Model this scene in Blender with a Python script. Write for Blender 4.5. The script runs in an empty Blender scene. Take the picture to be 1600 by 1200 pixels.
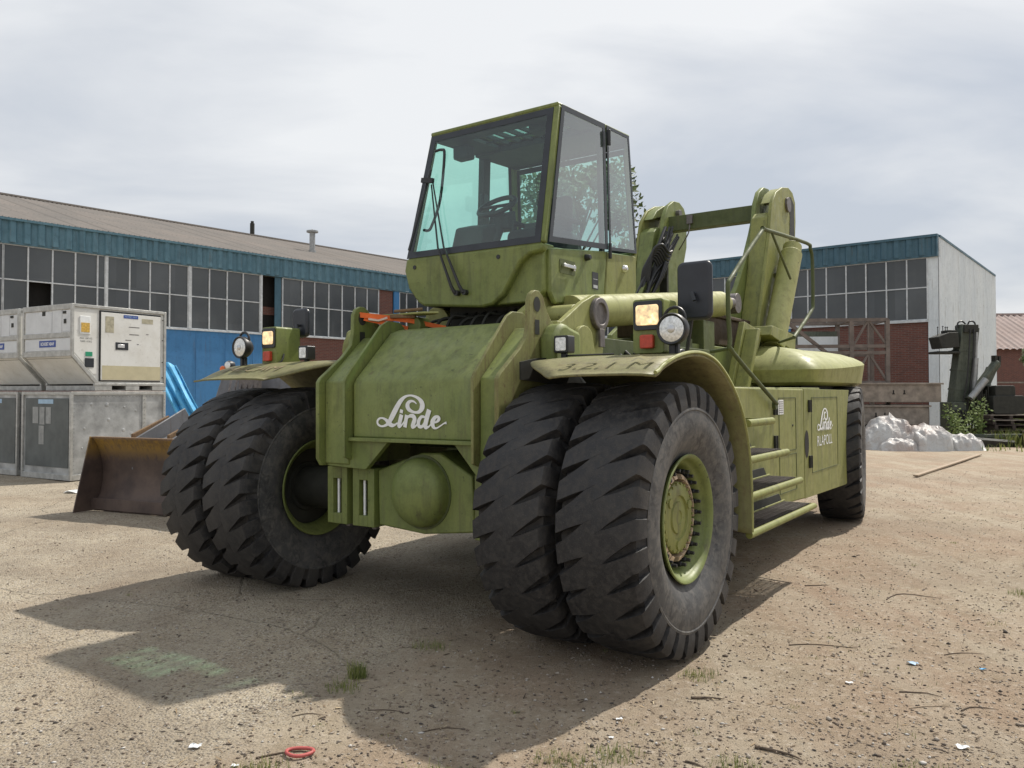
import bpy, bmesh, math, random
import numpy as np
from math import radians, sin, cos, pi, tan, sqrt
from mathutils import Vector, Matrix
R_ = random.Random(7)
S = bpy.context.scene
COL = S.collection
# ------------------------------------------------------------------ camera, world, sun
cd = bpy.data.cameras.new('camera'); cam = bpy.data.objects.new('camera', cd); COL.objects.link(cam)
S.camera = cam
cam.location = (0, 0, 1.6); cam.rotation_euler = (radians(91.2), 0, 0)
cd.sensor_width = 36; cd.lens = 28.125; cd.shift_y = -0.010
cd.clip_start = .05; cd.clip_end = 3000
S.render.resolution_x = 1024; S.render.resolution_y = 768
S.view_settings.view_transform = 'Standard'; S.view_settings.look = 'None'
S.view_settings.exposure = 0.0; S.view_settings.gamma = 1
SUN_EL, SUN_AZ = radians(52.2), math.atan2(.72, .694)          # azimuth from +Y towards +X
W = bpy.data.worlds.new('World'); S.world = W; W.use_nodes = True
wn = W.node_tree; wn.nodes.clear()
def wnode(t, **k):
    n = wn.nodes.new(t)
    for a, b in k.items(): setattr(n, a, b)
    return n
wo = wnode('ShaderNodeOutputWorld'); bg = wnode('ShaderNodeBackground'); bg.inputs[1].default_value = .14
sky = wnode('ShaderNodeTexSky', sky_type='NISHITA', sun_disc=False, sun_elevation=SUN_EL, sun_rotation=SUN_AZ)
sky.air_density = 1.2; sky.dust_density = 3
tc = wnode('ShaderNodeTexCoord'); sep = wnode('ShaderNodeSeparateXYZ')
wn.links.new(tc.outputs['Generated'], sep.inputs[0])
zc = wnode('ShaderNodeMath', operation='MAXIMUM'); zc.inputs[1].default_value = 0.0
wn.links.new(sep.outputs[2], zc.inputs[0])
za = wnode('ShaderNodeMath', operation='ADD'); za.inputs[1].default_value = .22; wn.links.new(zc.outputs[0], za.inputs[0])
dv = wnode('ShaderNodeVectorMath', operation='DIVIDE')
cmb = wnode('ShaderNodeCombineXYZ')
for i in range(3): wn.links.new(za.outputs[0], cmb.inputs[i])
wn.links.new(tc.outputs['Generated'], dv.inputs[0]); wn.links.new(cmb.outputs[0], dv.inputs[1])
mp = wnode('ShaderNodeMapping'); mp.inputs['Scale'].default_value = (.55, .95, .0); mp.inputs['Rotation'].default_value = (0, 0, radians(-28)); mp.inputs['Location'].default_value = (2.3, .7, 0)
wn.links.new(dv.outputs[0], mp.inputs[0])
n1 = wnode('ShaderNodeTexNoise'); n1.inputs['Scale'].default_value = 1.6; n1.inputs['Detail'].default_value = 7; n1.inputs['Roughness'].default_value = .52; n1.inputs['Distortion'].default_value = .35
wn.links.new(mp.outputs[0], n1.inputs[0])
r1 = wnode('ShaderNodeValToRGB')
r1.color_ramp.elements[0].position = .40; r1.color_ramp.elements[0].color = (3.9, 4.25, 4.8, 1)
r1.color_ramp.elements[1].position = .59; r1.color_ramp.elements[1].color = (6.35, 6.45, 6.55, 1)
e = r1.color_ramp.elements.new(.5); e.color = (5.1, 5.3, 5.6, 1)
n2 = wnode('ShaderNodeTexNoise'); n2.inputs['Scale'].default_value = .75; n2.inputs['Detail'].default_value = 3; wn.links.new(mp.outputs[0], n2.inputs[0])
av = wnode('ShaderNodeMix', data_type='FLOAT'); av.inputs[0].default_value = .42; wn.links.new(n1.outputs[0], av.inputs[2]); wn.links.new(n2.outputs[0], av.inputs[3])
wn.links.new(av.outputs[0], r1.inputs[0])
mx = wnode('ShaderNodeMix', data_type='RGBA'); mx.inputs[0].default_value = .93
wn.links.new(sky.outputs[0], mx.inputs[6]); wn.links.new(r1.outputs[0], mx.inputs[7])
wn.links.new(mx.outputs[2], bg.inputs[0]); wn.links.new(bg.outputs[0], wo.inputs[0])
sd = bpy.data.lights.new('sun', 'SUN'); sd.energy = 4.8; sd.angle = radians(.9); sd.color = (1, .94, .85)
so = bpy.data.objects.new('sun', sd); COL.objects.link(so)
sdir = Vector((cos(SUN_EL) * sin(SUN_AZ), cos(SUN_EL) * cos(SUN_AZ), sin(SUN_EL)))
so.rotation_euler = sdir.to_track_quat('Z', 'Y').to_euler(); so.location = sdir * 60

# ------------------------------------------------------------------ materials
class NT:
    def __init__(s, name):
        s.m = bpy.data.materials.new(name); s.m.use_nodes = True; s.t = s.m.node_tree; s.t.nodes.clear()
        s.out = s.t.nodes.new('ShaderNodeOutputMaterial')
    def n(s, typ, ins=None, **k):
        nd = s.t.nodes.new('ShaderNode' + typ)
        for a, b in k.items(): setattr(nd, a, b)
        for a, b in (ins or {}).items():
            if isinstance(b, bpy.types.NodeSocket): s.t.links.new(b, nd.inputs[a])
            else: nd.inputs[a].default_value = b
        return nd
    def co(s, scale=(1, 1, 1), rot=(0, 0, 0), gen='Object'):
        t = s.n('TexCoord'); return s.n('Mapping', {0: t.outputs[gen], 'Scale': scale, 'Rotation': rot}).outputs[0]
    def noise(s, v, sc, det=4, rough=.55, dist=0):
        return s.n('TexNoise', {'Vector': v, 'Scale': sc, 'Detail': det, 'Roughness': rough, 'Distortion': dist}).outputs[0]
    def ramp(s, f, stops):
        r = s.n('ValToRGB', {0: f}); el = r.color_ramp.elements
        while len(el) > 1: el.remove(el[0])
        el[0].position = stops[0][0]; el[0].color = (*stops[0][1], 1) if not isinstance(stops[0][1], float) else (stops[0][1],) * 3 + (1,)
        for p, c in stops[1:]:
            e = el.new(p); e.color = (*c, 1) if not isinstance(c, float) else (c, c, c, 1)
        return r.outputs[0]
    def mix(s, f, a, b, mode='MIX'):
        d = {0: f}
        for i, x in ((6, a), (7, b)): d[i] = (*x, 1) if isinstance(x, tuple) else x
        return s.n('Mix', d, data_type='RGBA', blend_type=mode).outputs[2]
    def math(s, op, a, b=0.0, clamp=False):
        nd = s.n('Math', {0: a, 1: b}, operation=op); nd.use_clamp = clamp; return nd.outputs[0]
    def bump(s, h, st=.3, d=.01, nrm=None):
        k = {'Height': h, 'Strength': st, 'Distance': d}
        if nrm: k['Normal'] = nrm
        return s.n('Bump', k).outputs[0]
    def prin(s, color, rough=.5, metal=0., nrm=None, **k):
        d = {'Base Color': (*color, 1) if isinstance(color, tuple) else color, 'Roughness': rough, 'Metallic': metal}
        if nrm: d['Normal'] = nrm
        d.update(k)
        b = s.n('BsdfPrincipled', d); s.t.links.new(b.outputs[0], s.out.inputs[0]); return s.m

def paint(name, base, faded, dirt, rough=.5, streak=.5, sc=1., rust=0.):
    t = NT(name)
    v = t.co(); a = t.noise(v, 1.3 * sc, 5, .6); b = t.noise(v, 9 * sc, 5, .65)
    vs = t.co((7 * sc, 7 * sc, .8 * sc)); st = t.noise(vs, 2.2, 5, .7)
    c = t.mix(t.ramp(a, [(.35, 0.), (.65, 1.)]), base, faded)
    c = t.mix(t.math('MULTIPLY', t.ramp(st, [(.48, 0.), (.66, 1.)]), streak), c, dirt)
    chip = t.noise(v, 22 * sc, 4, .7); c = t.mix(t.ramp(chip, [(.66, 0.), (.69, .7)]), c, tuple(x * .45 for x in dirt))
    c = t.mix(t.ramp(t.noise(t.co((5 * sc, 5 * sc, .5 * sc)), 3.1, 4, .6), [(.60, 0.), (.72, .35 if streak > .3 else .1)]), c, (.11, .075, .035))
    c = t.mix(t.math('MULTIPLY', t.ramp(b, [(.5, 0.), (.75, 1.)]), .45), c, dirt)
    fine = t.noise(v, 60 * sc, 3, .6)
    c = t.mix(t.ramp(fine, [(.3, .22), (.6, 0.)]), c, dirt)
    if rust:
        rr = t.noise(v, 5.3 * sc, 6, .7)
        c = t.mix(t.math('MULTIPLY', t.ramp(rr, [(.60, 0.), (.68, 1.)]), rust), c, (.10, .045, .02))
    ro = t.ramp(b, [(.3, rough - .1), (.7, rough + .2)])
    return t.prin(c, ro, nrm=t.bump(b, .12, .004))

G_BASE, G_FADE, G_DIRT = (.142, .184, .045), (.208, .241, .070), (.080, .095, .038)
M = {}
M['green'] = paint('olive_green_paint', G_BASE, G_FADE, G_DIRT)
M['fender'] = paint('dusty_fender_paint', (.150, .155, .055), (.23, .215, .095), (.10, .075, .045), .6, .5, 1.5, .35)
M['green_light'] = paint('bleached_green_paint', (.26, .275, .082), (.34, .34, .13), (.15, .15, .06), .55, .35)
M['green_side'] = paint('yellowed_green_paint', (.205, .225, .055), (.26, .262, .075), (.13, .135, .048), .5, .6)
M['green_dark'] = paint('dull_green_paint', (.065, .085, .026), (.10, .12, .038), (.04, .048, .022), .6, .4)
M['green_rust'] = paint('worn_green_paint_with_rust', (.185, .200, .065), (.24, .235, .085), (.12, .09, .040), .6, .6, 1.6, .5)
M['rustbeam'] = paint('rusty_brown_steel', (.085, .058, .038), (.115, .075, .05), (.04, .03, .022), .7, .6, 2)
def simple(name, c, r=.5, metal=0., var=.25, sc=8, bump=.1, **k):
    t = NT(name); v = t.co(); a = t.noise(v, sc, 5, .6)
    dk = tuple(x * (1 - var) for x in c); lt = tuple(min(1, x * (1 + var)) for x in c)
    return t.prin(t.mix(t.ramp(a, [(.3, 0.), (.7, 1.)]), dk, lt), r, metal, t.bump(a, bump, .004), **k)
M['black'] = simple('black_plastic', (.018, .019, .021), .45, 0, .3)
M['mirrorback'] = simple('dark_mirror_housing', (.022, .025, .033), .35, 0, .2)
M['rubber'] = simple('black_hose_rubber', (.02, .02, .021), .42)
M['dark'] = simple('dark_grimy_steel_and_hole_shade', (.022, .023, .018), .7, 0, .4)  # grimy steel, also the colour for painted shade in holes
M['pin'] = simple('grey_pin_steel', (.15, .135, .13), .5, .4, .3, 20)
M['interior'] = simple('dark_grey_cab_trim', (.045, .05, .053), .7, 0, .2)
M['seat'] = simple('dark_seat_fabric', (.03, .033, .038), .85)
M['gasket'] = simple('black_window_gasket', (.022, .026, .032), .4)
M['chrome'] = simple('bright_metal', (.6, .6, .6), .3, .9, .1)
M['zinc'] = simple('grey_zinc_steel', (.32, .33, .33), .5, .5, .2)
M['bronze'] = simple('bare_bronze_clamps', (.50, .38, .27), .55, .2, .4, 25)
M['decal'] = simple('white_decal_film', (.78, .80, .80), .5, 0, .05, 20, 0)
M['orange'] = simple('orange_plastic_lens', (.75, .16, .03), .35)
M['redlens'] = simple('red_orange_plastic_lens', (.50, .06, .03), .35, 0, .25, 30)
M['strap'] = simple('orange_webbing_strap', (.70, .14, .03), .8)
def tyre_mat():
    t = NT('worn_dusty_tyre_rubber'); v = t.co()
    a = t.noise(v, 3.2, 6, .65); b = t.noise(v, 26, 5, .65); f = t.noise(v, 150, 3, .7)
    c = t.mix(t.ramp(a, [(.36, 0.), (.66, 1.)]), (.013, .013, .015), (.027, .027, .028))
    c = t.mix(t.math('MULTIPLY', t.ramp(b, [(.45, 0.), (.62, 1.)]), .7), c, (.052, .049, .046))
    c = t.mix(t.ramp(t.noise(v, 1.4, 5, .7), [(.52, 0.), (.70, .45)]), c, (.09, .08, .068))
    c = t.mix(t.ramp(f, [(.60, 0.), (.72, .55)]), c, (.12, .11, .10))
    h = t.math('ADD', b, t.math('MULTIPLY', f, .35))
    return t.prin(c, t.ramp(b, [(.3, .55), (.7, .85)]), nrm=t.bump(h, .35, .006))
M['tyre'] = tyre_mat()
def side_mat():
    t = NT('grey_bloomed_tyre_sidewall'); v = t.co()
    a = t.noise(v, 2.5, 6, .6); b = t.noise(v, 18, 5, .7)
    c = t.mix(t.ramp(a, [(.3, 0.), (.7, 1.)]), (.040, .041, .043), (.085, .085, .085))
    c = t.mix(t.math('MULTIPLY', t.ramp(b, [(.45, 0.), (.62, 1.)]), .6), c, (.15, .14, .125))
    c = t.mix(t.ramp(t.noise(t.co((1, 2, 2)), 5, 6, .75, 1.), [(.52, 0.), (.62, .7)]), c, (.022, .022, .024))
    return t.prin(c, .6, nrm=t.bump(b, .12, .004))
M['sidewall'] = side_mat()
def glass(name, tint, refl=1.5, dirt=.05, base=.075):
    t = NT(name)
    refl = 0
    tr = t.n('BsdfTransparent', {0: (*tint, 1)}); gl = t.n('BsdfGlossy', {0: (1, 1, 1, 1), 'Roughness': .03})
    lw = t.n('LayerWeight', {0: .5}); fr = t.n('Math', {0: t.math('MULTIPLY', t.math('POWER', lw.outputs['Facing'], 3.5), .55), 1: base}, operation='ADD'); df = t.n('BsdfDiffuse', {0: (.4, .45, .43, 1)})
    no = t.ramp(t.noise(t.co((1, 1, .5)), 3.0, 5, .6), [(.45, dirt * .3), (.8, dirt)])
    m1 = t.n('MixShader', {0: fr.outputs[0], 1: tr.outputs[0], 2: gl.outputs[0]})
    m2 = t.n('MixShader', {0: no, 1: m1.outputs[0], 2: df.outputs[0]})
    t.t.links.new(m2.outputs[0], t.out.inputs[0]); return t.m
M['glass'] = glass('teal_tinted_glass', (.66, .92, .84), 1.32, .05)
M['skyglass'] = glass('pale_green_roof_glass', (.66, .86, .80), 1.2, .15)
M['headglass'] = simple('ribbed_lamp_reflector', (.75, .75, .72), .25, .6, .35, 60)
def lit(name, col, st):
    t = NT(name); v = t.co(); a = t.noise(v, 22, 3, .6)
    em = t.ramp(a, [(.35, tuple(x * .35 for x in col)), (.55, col), (.7, (1, .92, .7))])
    b = t.n('BsdfPrincipled', {'Base Color': (.7, .65, .5, 1), 'Roughness': .2, 'Emission Color': em, 'Emission Strength': st})
    t.t.links.new(b.outputs[0], t.out.inputs[0]); return t.m
M['lamplit'] = lit('lit_headlamp_lens', (1, .62, .25), 1.0)
# setting materials
def brick(name, a, b, mortar, sc=1):
    t = NT(name); v = t.co(rot=(radians(90), 0, 0), gen='Object')
    br = t.n('TexBrick', {'Vector': v, 'Color1': (*a, 1), 'Color2': (*b, 1), 'Mortar': (*mortar, 1), 'Scale': 1.0, 'Mortar Size': .008, 'Brick Width': .22, 'Row Height': .065, 'Bias': -.2})
    n = t.noise(t.co(), 3, 5, .6)
    c = t.mix(t.ramp(n, [(.4, 0.), (.8, .5)]), br.outputs[0], (.08, .05, .045))
    return t.prin(c, .9, nrm=t.bump(br.outputs[1], .4, .005))
M['brick'] = brick('red_brick_masonry', (.17, .062, .045), (.12, .045, .036), (.16, .13, .115))
M['fascia'] = paint('blue_profiled_sheet_paint', (.066, .160, .215), (.10, .21, .27), (.04, .085, .11), .45, .5, .6)
M['fascia2'] = paint('dark_blue_profiled_sheet_paint', (.045, .115, .165), (.06, .14, .19), (.03, .07, .09), .5, .4, .6)
M['bluedoor'] = paint('blue_panel_paint', (.045, .19, .42), (.055, .22, .47), (.04, .13, .27), .5, .35, .5)
M['whiteclad'] = paint('white_profiled_cladding_paint', (.66, .72, .76), (.74, .79, .81), (.48, .52, .54), .45, .35, .5)
M['winframe'] = simple('pale_grey_window_frame', (.55, .58, .60), .5, 0, .2)
def pane_mat():
    t = NT('dark_grimy_glass_painted_reflections'); v = t.co()
    a = t.noise(v, .45, 4, .5); b = t.noise(v, 2.5, 5, .6)
    c = t.mix(t.ramp(a, [(.35, 0.), (.65, 1.)]), (.045, .052, .058), (.085, .095, .102))
    c = t.mix(t.ramp(b, [(.5, 0.), (.8, .4)]), c, (.10, .105, .10))
    sp = t.n('SeparateXYZ', {0: v}); cell = t.n('TexWhiteNoise', {0: t.n('CombineXYZ', {0: t.math('FLOOR', t.math('MULTIPLY', sp.outputs[0], 1.41)), 1: t.math('FLOOR', t.math('MULTIPLY', sp.outputs[2], .95))}).outputs[0]}).outputs[0]
    c = t.mix(t.ramp(cell, [(.2, 0.), (1., .55)]), c, (.035, .042, .045))  # tone per pane painted in for uneven reflections
    return t.prin(c, .22, nrm=t.bump(t.noise(v, 1.2, 2), .25, .02), **{'Specular IOR Level': .6})
M['pane'] = pane_mat()
M['void'] = simple('unlit_hall_and_hole_shade', (.012, .011, .010), .9)  # near-black, shade of the unlit hall and of openings put into colour
def roof_mat(name, a, b, c3):
    t = NT(name); v = t.co(); n = t.noise(v, .5, 6, .65); n2 = t.noise(v, 6, 5, .7)
    col = t.mix(t.ramp(n, [(.35, 0.), (.65, 1.)]), a, b)
    col = t.mix(t.ramp(n2, [(.45, 0.), (.75, .6)]), col, c3)
    vs = t.co((1.0, .12, 1)); n3 = t.noise(vs, 1.1, 4, .7)
    col = t.mix(t.ramp(n3, [(.45, 0.), (.7, .45)]), col, c3)
    sp = t.n('SeparateXYZ', {0: v}); fx = t.math('FRACT', t.math('MULTIPLY', sp.outputs[0], .9)); fy = t.math('FRACT', t.math('MULTIPLY', sp.outputs[1], .41))
    seam = t.math('MAXIMUM', t.ramp(fx, [(0., 1.), (.05, 1.), (.09, 0.)]), t.ramp(fy, [(0., .8), (.03, .8), (.05, 0.)]))
    col = t.mix(t.math('MULTIPLY', seam, .45), col, (.10, .09, .08)); cell = t.n('TexWhiteNoise', {0: t.n('CombineXYZ', {0: t.math('FLOOR', t.math('MULTIPLY', sp.outputs[0], .9)), 1: t.math('FLOOR', t.math('MULTIPLY', sp.outputs[1], .41))}).outputs[0]}).outputs[0]
    col = t.mix(t.math('MULTIPLY', cell, .3), col, c3)
    return t.prin(col, .9, nrm=t.bump(n2, .3, .01))
M['roof'] = roof_mat('weathered_corrugated_sheet', (.265, .24, .215), (.32, .275, .24), (.19, .18, .165))
M['roof2'] = roof_mat('pink_grey_corrugated_sheet', (.32, .24, .21), (.40, .31, .28), (.22, .18, .17))
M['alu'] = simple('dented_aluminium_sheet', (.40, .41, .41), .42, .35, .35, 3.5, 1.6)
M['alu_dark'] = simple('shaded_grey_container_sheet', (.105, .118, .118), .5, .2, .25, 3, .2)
M['alu_frame'] = simple('aluminium_frame_extrusion', (.43, .43, .41), .5, .35, .25, 9, .15)
def white_panel():
    t = NT('scuffed_white_container_panel'); v = t.co(); a = t.noise(v, 2.5, 6, .65); b = t.noise(v, 12, 5, .7)
    c = t.mix(t.ramp(a, [(.42, 0.), (.75, .6)]), (.74, .74, .71), (.54, .52, .46))
    c = t.mix(t.ramp(b, [(.58, 0.), (.75, .6)]), c, (.38, .36, .32))
    return t.prin(c, .5, nrm=t.bump(a, .15, .01))
M['whitepanel'] = white_panel()
M['greywhite'] = simple('grey_white_canvas_panel', (.62, .64, .66), .7, 0, .08, 4)
M['cream'] = simple('yellowed_cream_panel', (.52, .47, .31), .6, 0, .08, 5)
M['bluelabel'] = simple('dark_blue_label_film', (.03, .07, .30), .5, 0, .1)
M['ltblue'] = simple('pale_blue_label_film', (.35, .50, .65), .5, 0, .1)
M['greenlabel'] = simple('green_label_film', (.02, .28, .15), .5, 0, .1)
M['yellowpaper'] = simple('yellow_orange_paper', (.60, .38, .08), .7, 0, .35, 40)
M['wood'] = simple('grey_brown_weathered_timber', (.225, .195, .165), .85, 0, .35, 5, .4)
M['cratewood'] = simple('dark_grey_crate_timber', (.15, .125, .11), .85, 0, .3, 5, .3)
M['wood2'] = simple('dark_old_timber', (.06, .045, .038), .9, 0, .4, 6, .4)
def blade_mat():
    t = NT('rusty_blade_steel'); v = t.co(); a = t.noise(v, 2.5, 6, .65); b = t.noise(t.co((9, 9, 2)), 2.5, 6, .7)
    g = t.n('SeparateXYZ', {0: t.n('TexCoord').outputs['Object']}).outputs[2]
    c = t.mix(t.ramp(a, [(.35, 0.), (.65, 1.)]), (.055, .038, .034), (.115, .080, .064))
    yel = t.math('MULTIPLY', t.ramp(t.math('ADD', g, t.math('MULTIPLY', b, .35)), [(.86, 0.), (1.0, 1.)]), t.ramp(b, [(.35, 1.), (.62, .3)]))
    c = t.mix(yel, c, (.30, .18, .03))
    return t.prin(c, .6, nrm=t.bump(b, .3, .004))
M['blade'] = blade_mat()
M['loadergrey'] = paint('faded_grey_machine_paint', (.13, .135, .15), (.17, .175, .19), (.08, .08, .085), .5, .4)
M['rustorange'] = paint('orange_rusted_steel', (.17, .10, .045), (.12, .065, .035), (.24, .17, .10), .75, .6, 3)
M['truckgreen'] = paint('faded_military_green_paint', (.062, .076, .055), (.10, .115, .085), (.03, .034, .027), .55, .6)
M['tarpblue'] = simple('bright_blue_tarpaulin', (.09, .38, .66), .6, 0, .3, 5)
def tarp():
    t = NT('crumpled_white_sheeting'); v = t.co(); a = t.noise(v, 1.1, 5, .6); b = t.noise(v, 7, 5, .7, 1.5)
    c = t.mix(t.ramp(a, [(.42, 0.), (.6, 1.)]), (.47, .47, .46), (.38, .32, .29))
    c = t.mix(t.ramp(b, [(.52, 0.), (.75, .5)]), c, (.27, .23, .20))
    return t.prin(c, .5, nrm=t.bump(t.noise(v, 3.5, 4, .6, 2.), .5, .08))
M['tarp'] = tarp()
def leaf(name, a, b, tr=.25):
    t = NT(name); oi = t.n('Attribute', attribute_name='shade'); 
    c = t.mix(oi.outputs['Fac'], a, b)
    p = t.n('BsdfPrincipled', {'Base Color': c, 'Roughness': .65}); tl = t.n('BsdfTranslucent', {0: c})
    m = t.n('MixShader', {0: tr, 1: p.outputs[0], 2: tl.outputs[0]}); t.t.links.new(m.outputs[0], t.out.inputs[0]); return t.m
M['leaf'] = leaf('tree_foliage', (.045, .070, .020), (.120, .165, .050))
M['grass'] = leaf('grass_blades', (.09, .14, .03), (.30, .31, .10), .3)
M['bark'] = simple('grey_brown_bark', (.10, .08, .06), .9, 0, .4, 6, .5)
M['stick'] = simple('dry_dark_twig_bark', (.095, .07, .05), .9, 0, .5, 30, .4)
M['stickpale'] = simple('pale_dry_twig_wood', (.36, .28, .20), .85, 0, .3, 30, .3)
M['litter'] = simple('crumpled_white_plastic_scrap', (.72, .74, .74), .45, 0, .12, 30, .3)
M['ring'] = simple('faded_red_rubber', (.45, .10, .09), .6, 0, .15)
def stone_mat():
    t = NT('mixed_pebbles'); at = t.n('Attribute', attribute_name='shade').outputs['Fac']
    c = t.ramp(at, [(0, (.07, .062, .055)), (.25, (.16, .12, .09)), (.6, (.27, .215, .165)), (.9, (.36, .32, .27)), (1., (.55, .53, .5))])
    return t.prin(c, .9)
M['stone'] = stone_mat()
def chip_mat():
    t = NT('mixed_bark_and_straw'); at = t.n('Attribute', attribute_name='shade').outputs['Fac']
    return t.prin(t.ramp(at, [(0, (.045, .032, .022)), (.45, (.13, .09, .055)), (.8, (.30, .22, .13)), (1., (.50, .42, .28))]), .9)
M['chip'] = chip_mat()

# ------------------------------------------------------------------ mesh helpers
class MB:
    def __init__(s): s.v = []; s.f = []; s.mi = []; s.cur = 0; s.shade = None
    def add(s, vs, fs):
        o = len(s.v); s.v += [tuple(p) for p in vs]; s.f += [tuple(o + i for i in f) for f in fs]; s.mi += [s.cur] * len(fs); return s
    def box(s, x0, x1, y0, y1, z0, z1):
        return s.add([(x, y, z) for z in (z0, z1) for y in (y0, y1) for x in (x0, x1)],
                     [(0, 2, 3, 1), (4, 5, 7, 6), (0, 1, 5, 4), (2, 6, 7, 3), (0, 4, 6, 2), (1, 3, 7, 5)])
    def hexa(s, b, t):      # bottom quad, top quad (ccw from above)
        return s.add(list(b) + list(t), [(3, 2, 1, 0), (4, 5, 6, 7)] + [(i, (i + 1) % 4, 4 + (i + 1) % 4, 4 + i) for i in range(4)])
    def prism(s, poly, a, b, ax='x'):
        f = {'x': lambda p, q: (q, p[0], p[1]), 'y': lambda p, q: (p[0], q, p[1]), 'z': lambda p, q: (p[0], p[1], q)}[ax]
        n = len(poly)
        return s.add([f(p, a) for p in poly] + [f(p, b) for p in poly],
                     [tuple(range(n))[::-1], tuple(range(n, 2 * n))] + [(i, (i + 1) % n, n + (i + 1) % n, n + i) for i in range(n)])
    def tube(s, pts, r, n=10, caps=True):
        P = [Vector(p) for p in pts]; rr = r if isinstance(r, (list, tuple)) else [r] * len(P)
        up = None; rings = []
        for i, p in enumerate(P):
            d = (P[min(i + 1, len(P) - 1)] - P[max(i - 1, 0)]).normalized()
            if up is None: up = d.orthogonal().normalized()
            up = (up - d * up.dot(d)).normalized(); sd_ = d.cross(up)
            rings.append([p + (up * cos(2 * pi * k / n) + sd_ * sin(2 * pi * k / n)) * rr[i] for k in range(n)])
        vs = [q for rg in rings for q in rg]; fs = []
        for i in range(len(P) - 1):
            for k in range(n):
                a = i * n + k; b = i * n + (k + 1) % n; fs.append((a, b, b + n, a + n))
        if caps: fs += [tuple(range(n))[::-1], tuple(len(vs) - n + k for k in range(n))]
        return s.add(vs, fs)
    def beam(s, a, b, w, h):
        a = Vector(a); b = Vector(b); d = (b - a).normalized(); up = Vector((0, 0, 1)) if abs(d.z) < .95 else Vector((0, 1, 0))
        sx = d.cross(up).normalized() * w / 2; uy = sx.normalized().cross(d).normalized() * h / 2
        q = lambda p: [p - sx - uy, p + sx - uy, p + sx + uy, p - sx + uy]
        return s.add(q(a) + q(b), [(0, 1, 2, 3), (7, 6, 5, 4)] + [(i, 4 + i, 4 + (i + 1) % 4, (i + 1) % 4) for i in range(4)])
    def lathe(s, prof, n=48, c=(0, 0, 0), ax='x', closed=False):   # prof (axial, radius)
        vs = []
        for (a, r) in prof:
            for k in range(n):
                t = 2 * pi * k / n; u, w = r * cos(t), r * sin(t)
                vs.append({'x': (c[0] + a, c[1] + u, c[2] + w), 'y': (c[0] + u, c[1] + a, c[2] + w), 'z': (c[0] + u, c[1] + w, c[2] + a)}[ax])
        fs = []
        for i in range(len(prof) - 1):
            for k in range(n):
                fs.append((i * n + k, i * n + (k + 1) % n, (i + 1) * n + (k + 1) % n, (i + 1) * n + k))
        if prof[0][1] > 1e-4 and not closed: fs.append(tuple(range(n))[::-1])
        if prof[-1][1] > 1e-4 and not closed: fs.append(tuple((len(prof) - 1) * n + k for k in range(n)))
        return s.add(vs, fs)
    def grid(s, P):     # P[i][j] points
        n = len(P[0]); vs = [p for r in P for p in r]
        return s.add(vs, [(i * n + j, i * n + j + 1, (i + 1) * n + j + 1, (i + 1) * n + j) for i in range(len(P) - 1) for j in range(n - 1)])
    def obj(s, name, mat, parent=None, bevel=0, smooth=None, recalc=True, solid=0, loc=None, rot=None):
        me = bpy.data.meshes.new(name); me.from_pydata([tuple(map(float, p)) for p in s.v], [], s.f)
        for m_ in (mat if isinstance(mat, (list, tuple)) else [mat]): me.materials.append(M[m_])
        if max(s.mi or [0]): me.polygons.foreach_set('material_index', s.mi)
        if recalc:
            bm = bmesh.new(); bm.from_mesh(me); bmesh.ops.recalc_face_normals(bm, faces=bm.faces); bm.to_mesh(me); bm.free()
        if s.shade is not None:
            at = me.attributes.new('shade', 'FLOAT', 'POINT'); at.data.foreach_set('value', s.shade)
        o = bpy.data.objects.new(name, me); COL.objects.link(o)
        if parent: o.parent = parent
        if loc: o.location = loc
        if rot: o.rotation_euler = rot
        if solid:
            md = o.modifiers.new('solid', 'SOLIDIFY'); md.thickness = solid; md.offset = 0
        if bevel:
            md = o.modifiers.new('bevel', 'BEVEL'); md.width = bevel; md.segments = 2; md.limit_method = 'ANGLE'; md.angle_limit = radians(35)
            if smooth is None: smooth = 40
        if smooth:
            me.polygons.foreach_set('use_smooth', [True] * len(me.polygons)); me.set_sharp_from_angle(angle=radians(smooth))
        return o
def thing(name, label, cat, loc=(0, 0, 0), rot=(0, 0, 0), group=None):
    o = bpy.data.objects.new(name, None); COL.objects.link(o); o.empty_display_size = .2
    o.location = loc; o.rotation_euler = rot; return tag(o, label, cat, group)
def tag(o, label=None, cat=None, group=None, kind=None):
    if label: o['label'] = label
    if cat: o['category'] = cat
    if group: o['group'] = group
    if kind: o['kind'] = kind
    return o
def arc(c, r, a0, a1, n=8):
    return [(c[0] + r * cos(radians(a0 + (a1 - a0) * i / n)), c[1] + r * sin(radians(a0 + (a1 - a0) * i / n))) for i in range(n + 1)]
def rrect(x0, x1, z0, z1, r, n=4):
    return arc((x1 - r, z0 + r), r, -90, 0, n) + arc((x1 - r, z1 - r), r, 0, 90, n) + arc((x0 + r, z1 - r), r, 90, 180, n) + arc((x0 + r, z0 + r), r, 180, 270, n)
def smoothpath(pts, k=6):
    P = [Vector(p) for p in pts]; out = []
    for i in range(len(P) - 1):
        p0 = P[max(i - 1, 0)]; p1 = P[i]; p2 = P[i + 1]; p3 = P[min(i + 2, len(P) - 1)]
        for j in range(k):
            t = j / k
            out.append(.5 * ((2 * p1) + (p2 - p0) * t + (2 * p0 - 5 * p1 + 4 * p2 - p3) * t * t + (3 * p1 - p0 - 3 * p2 + p3) * t ** 3))
    out.append(P[-1]); return out
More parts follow.
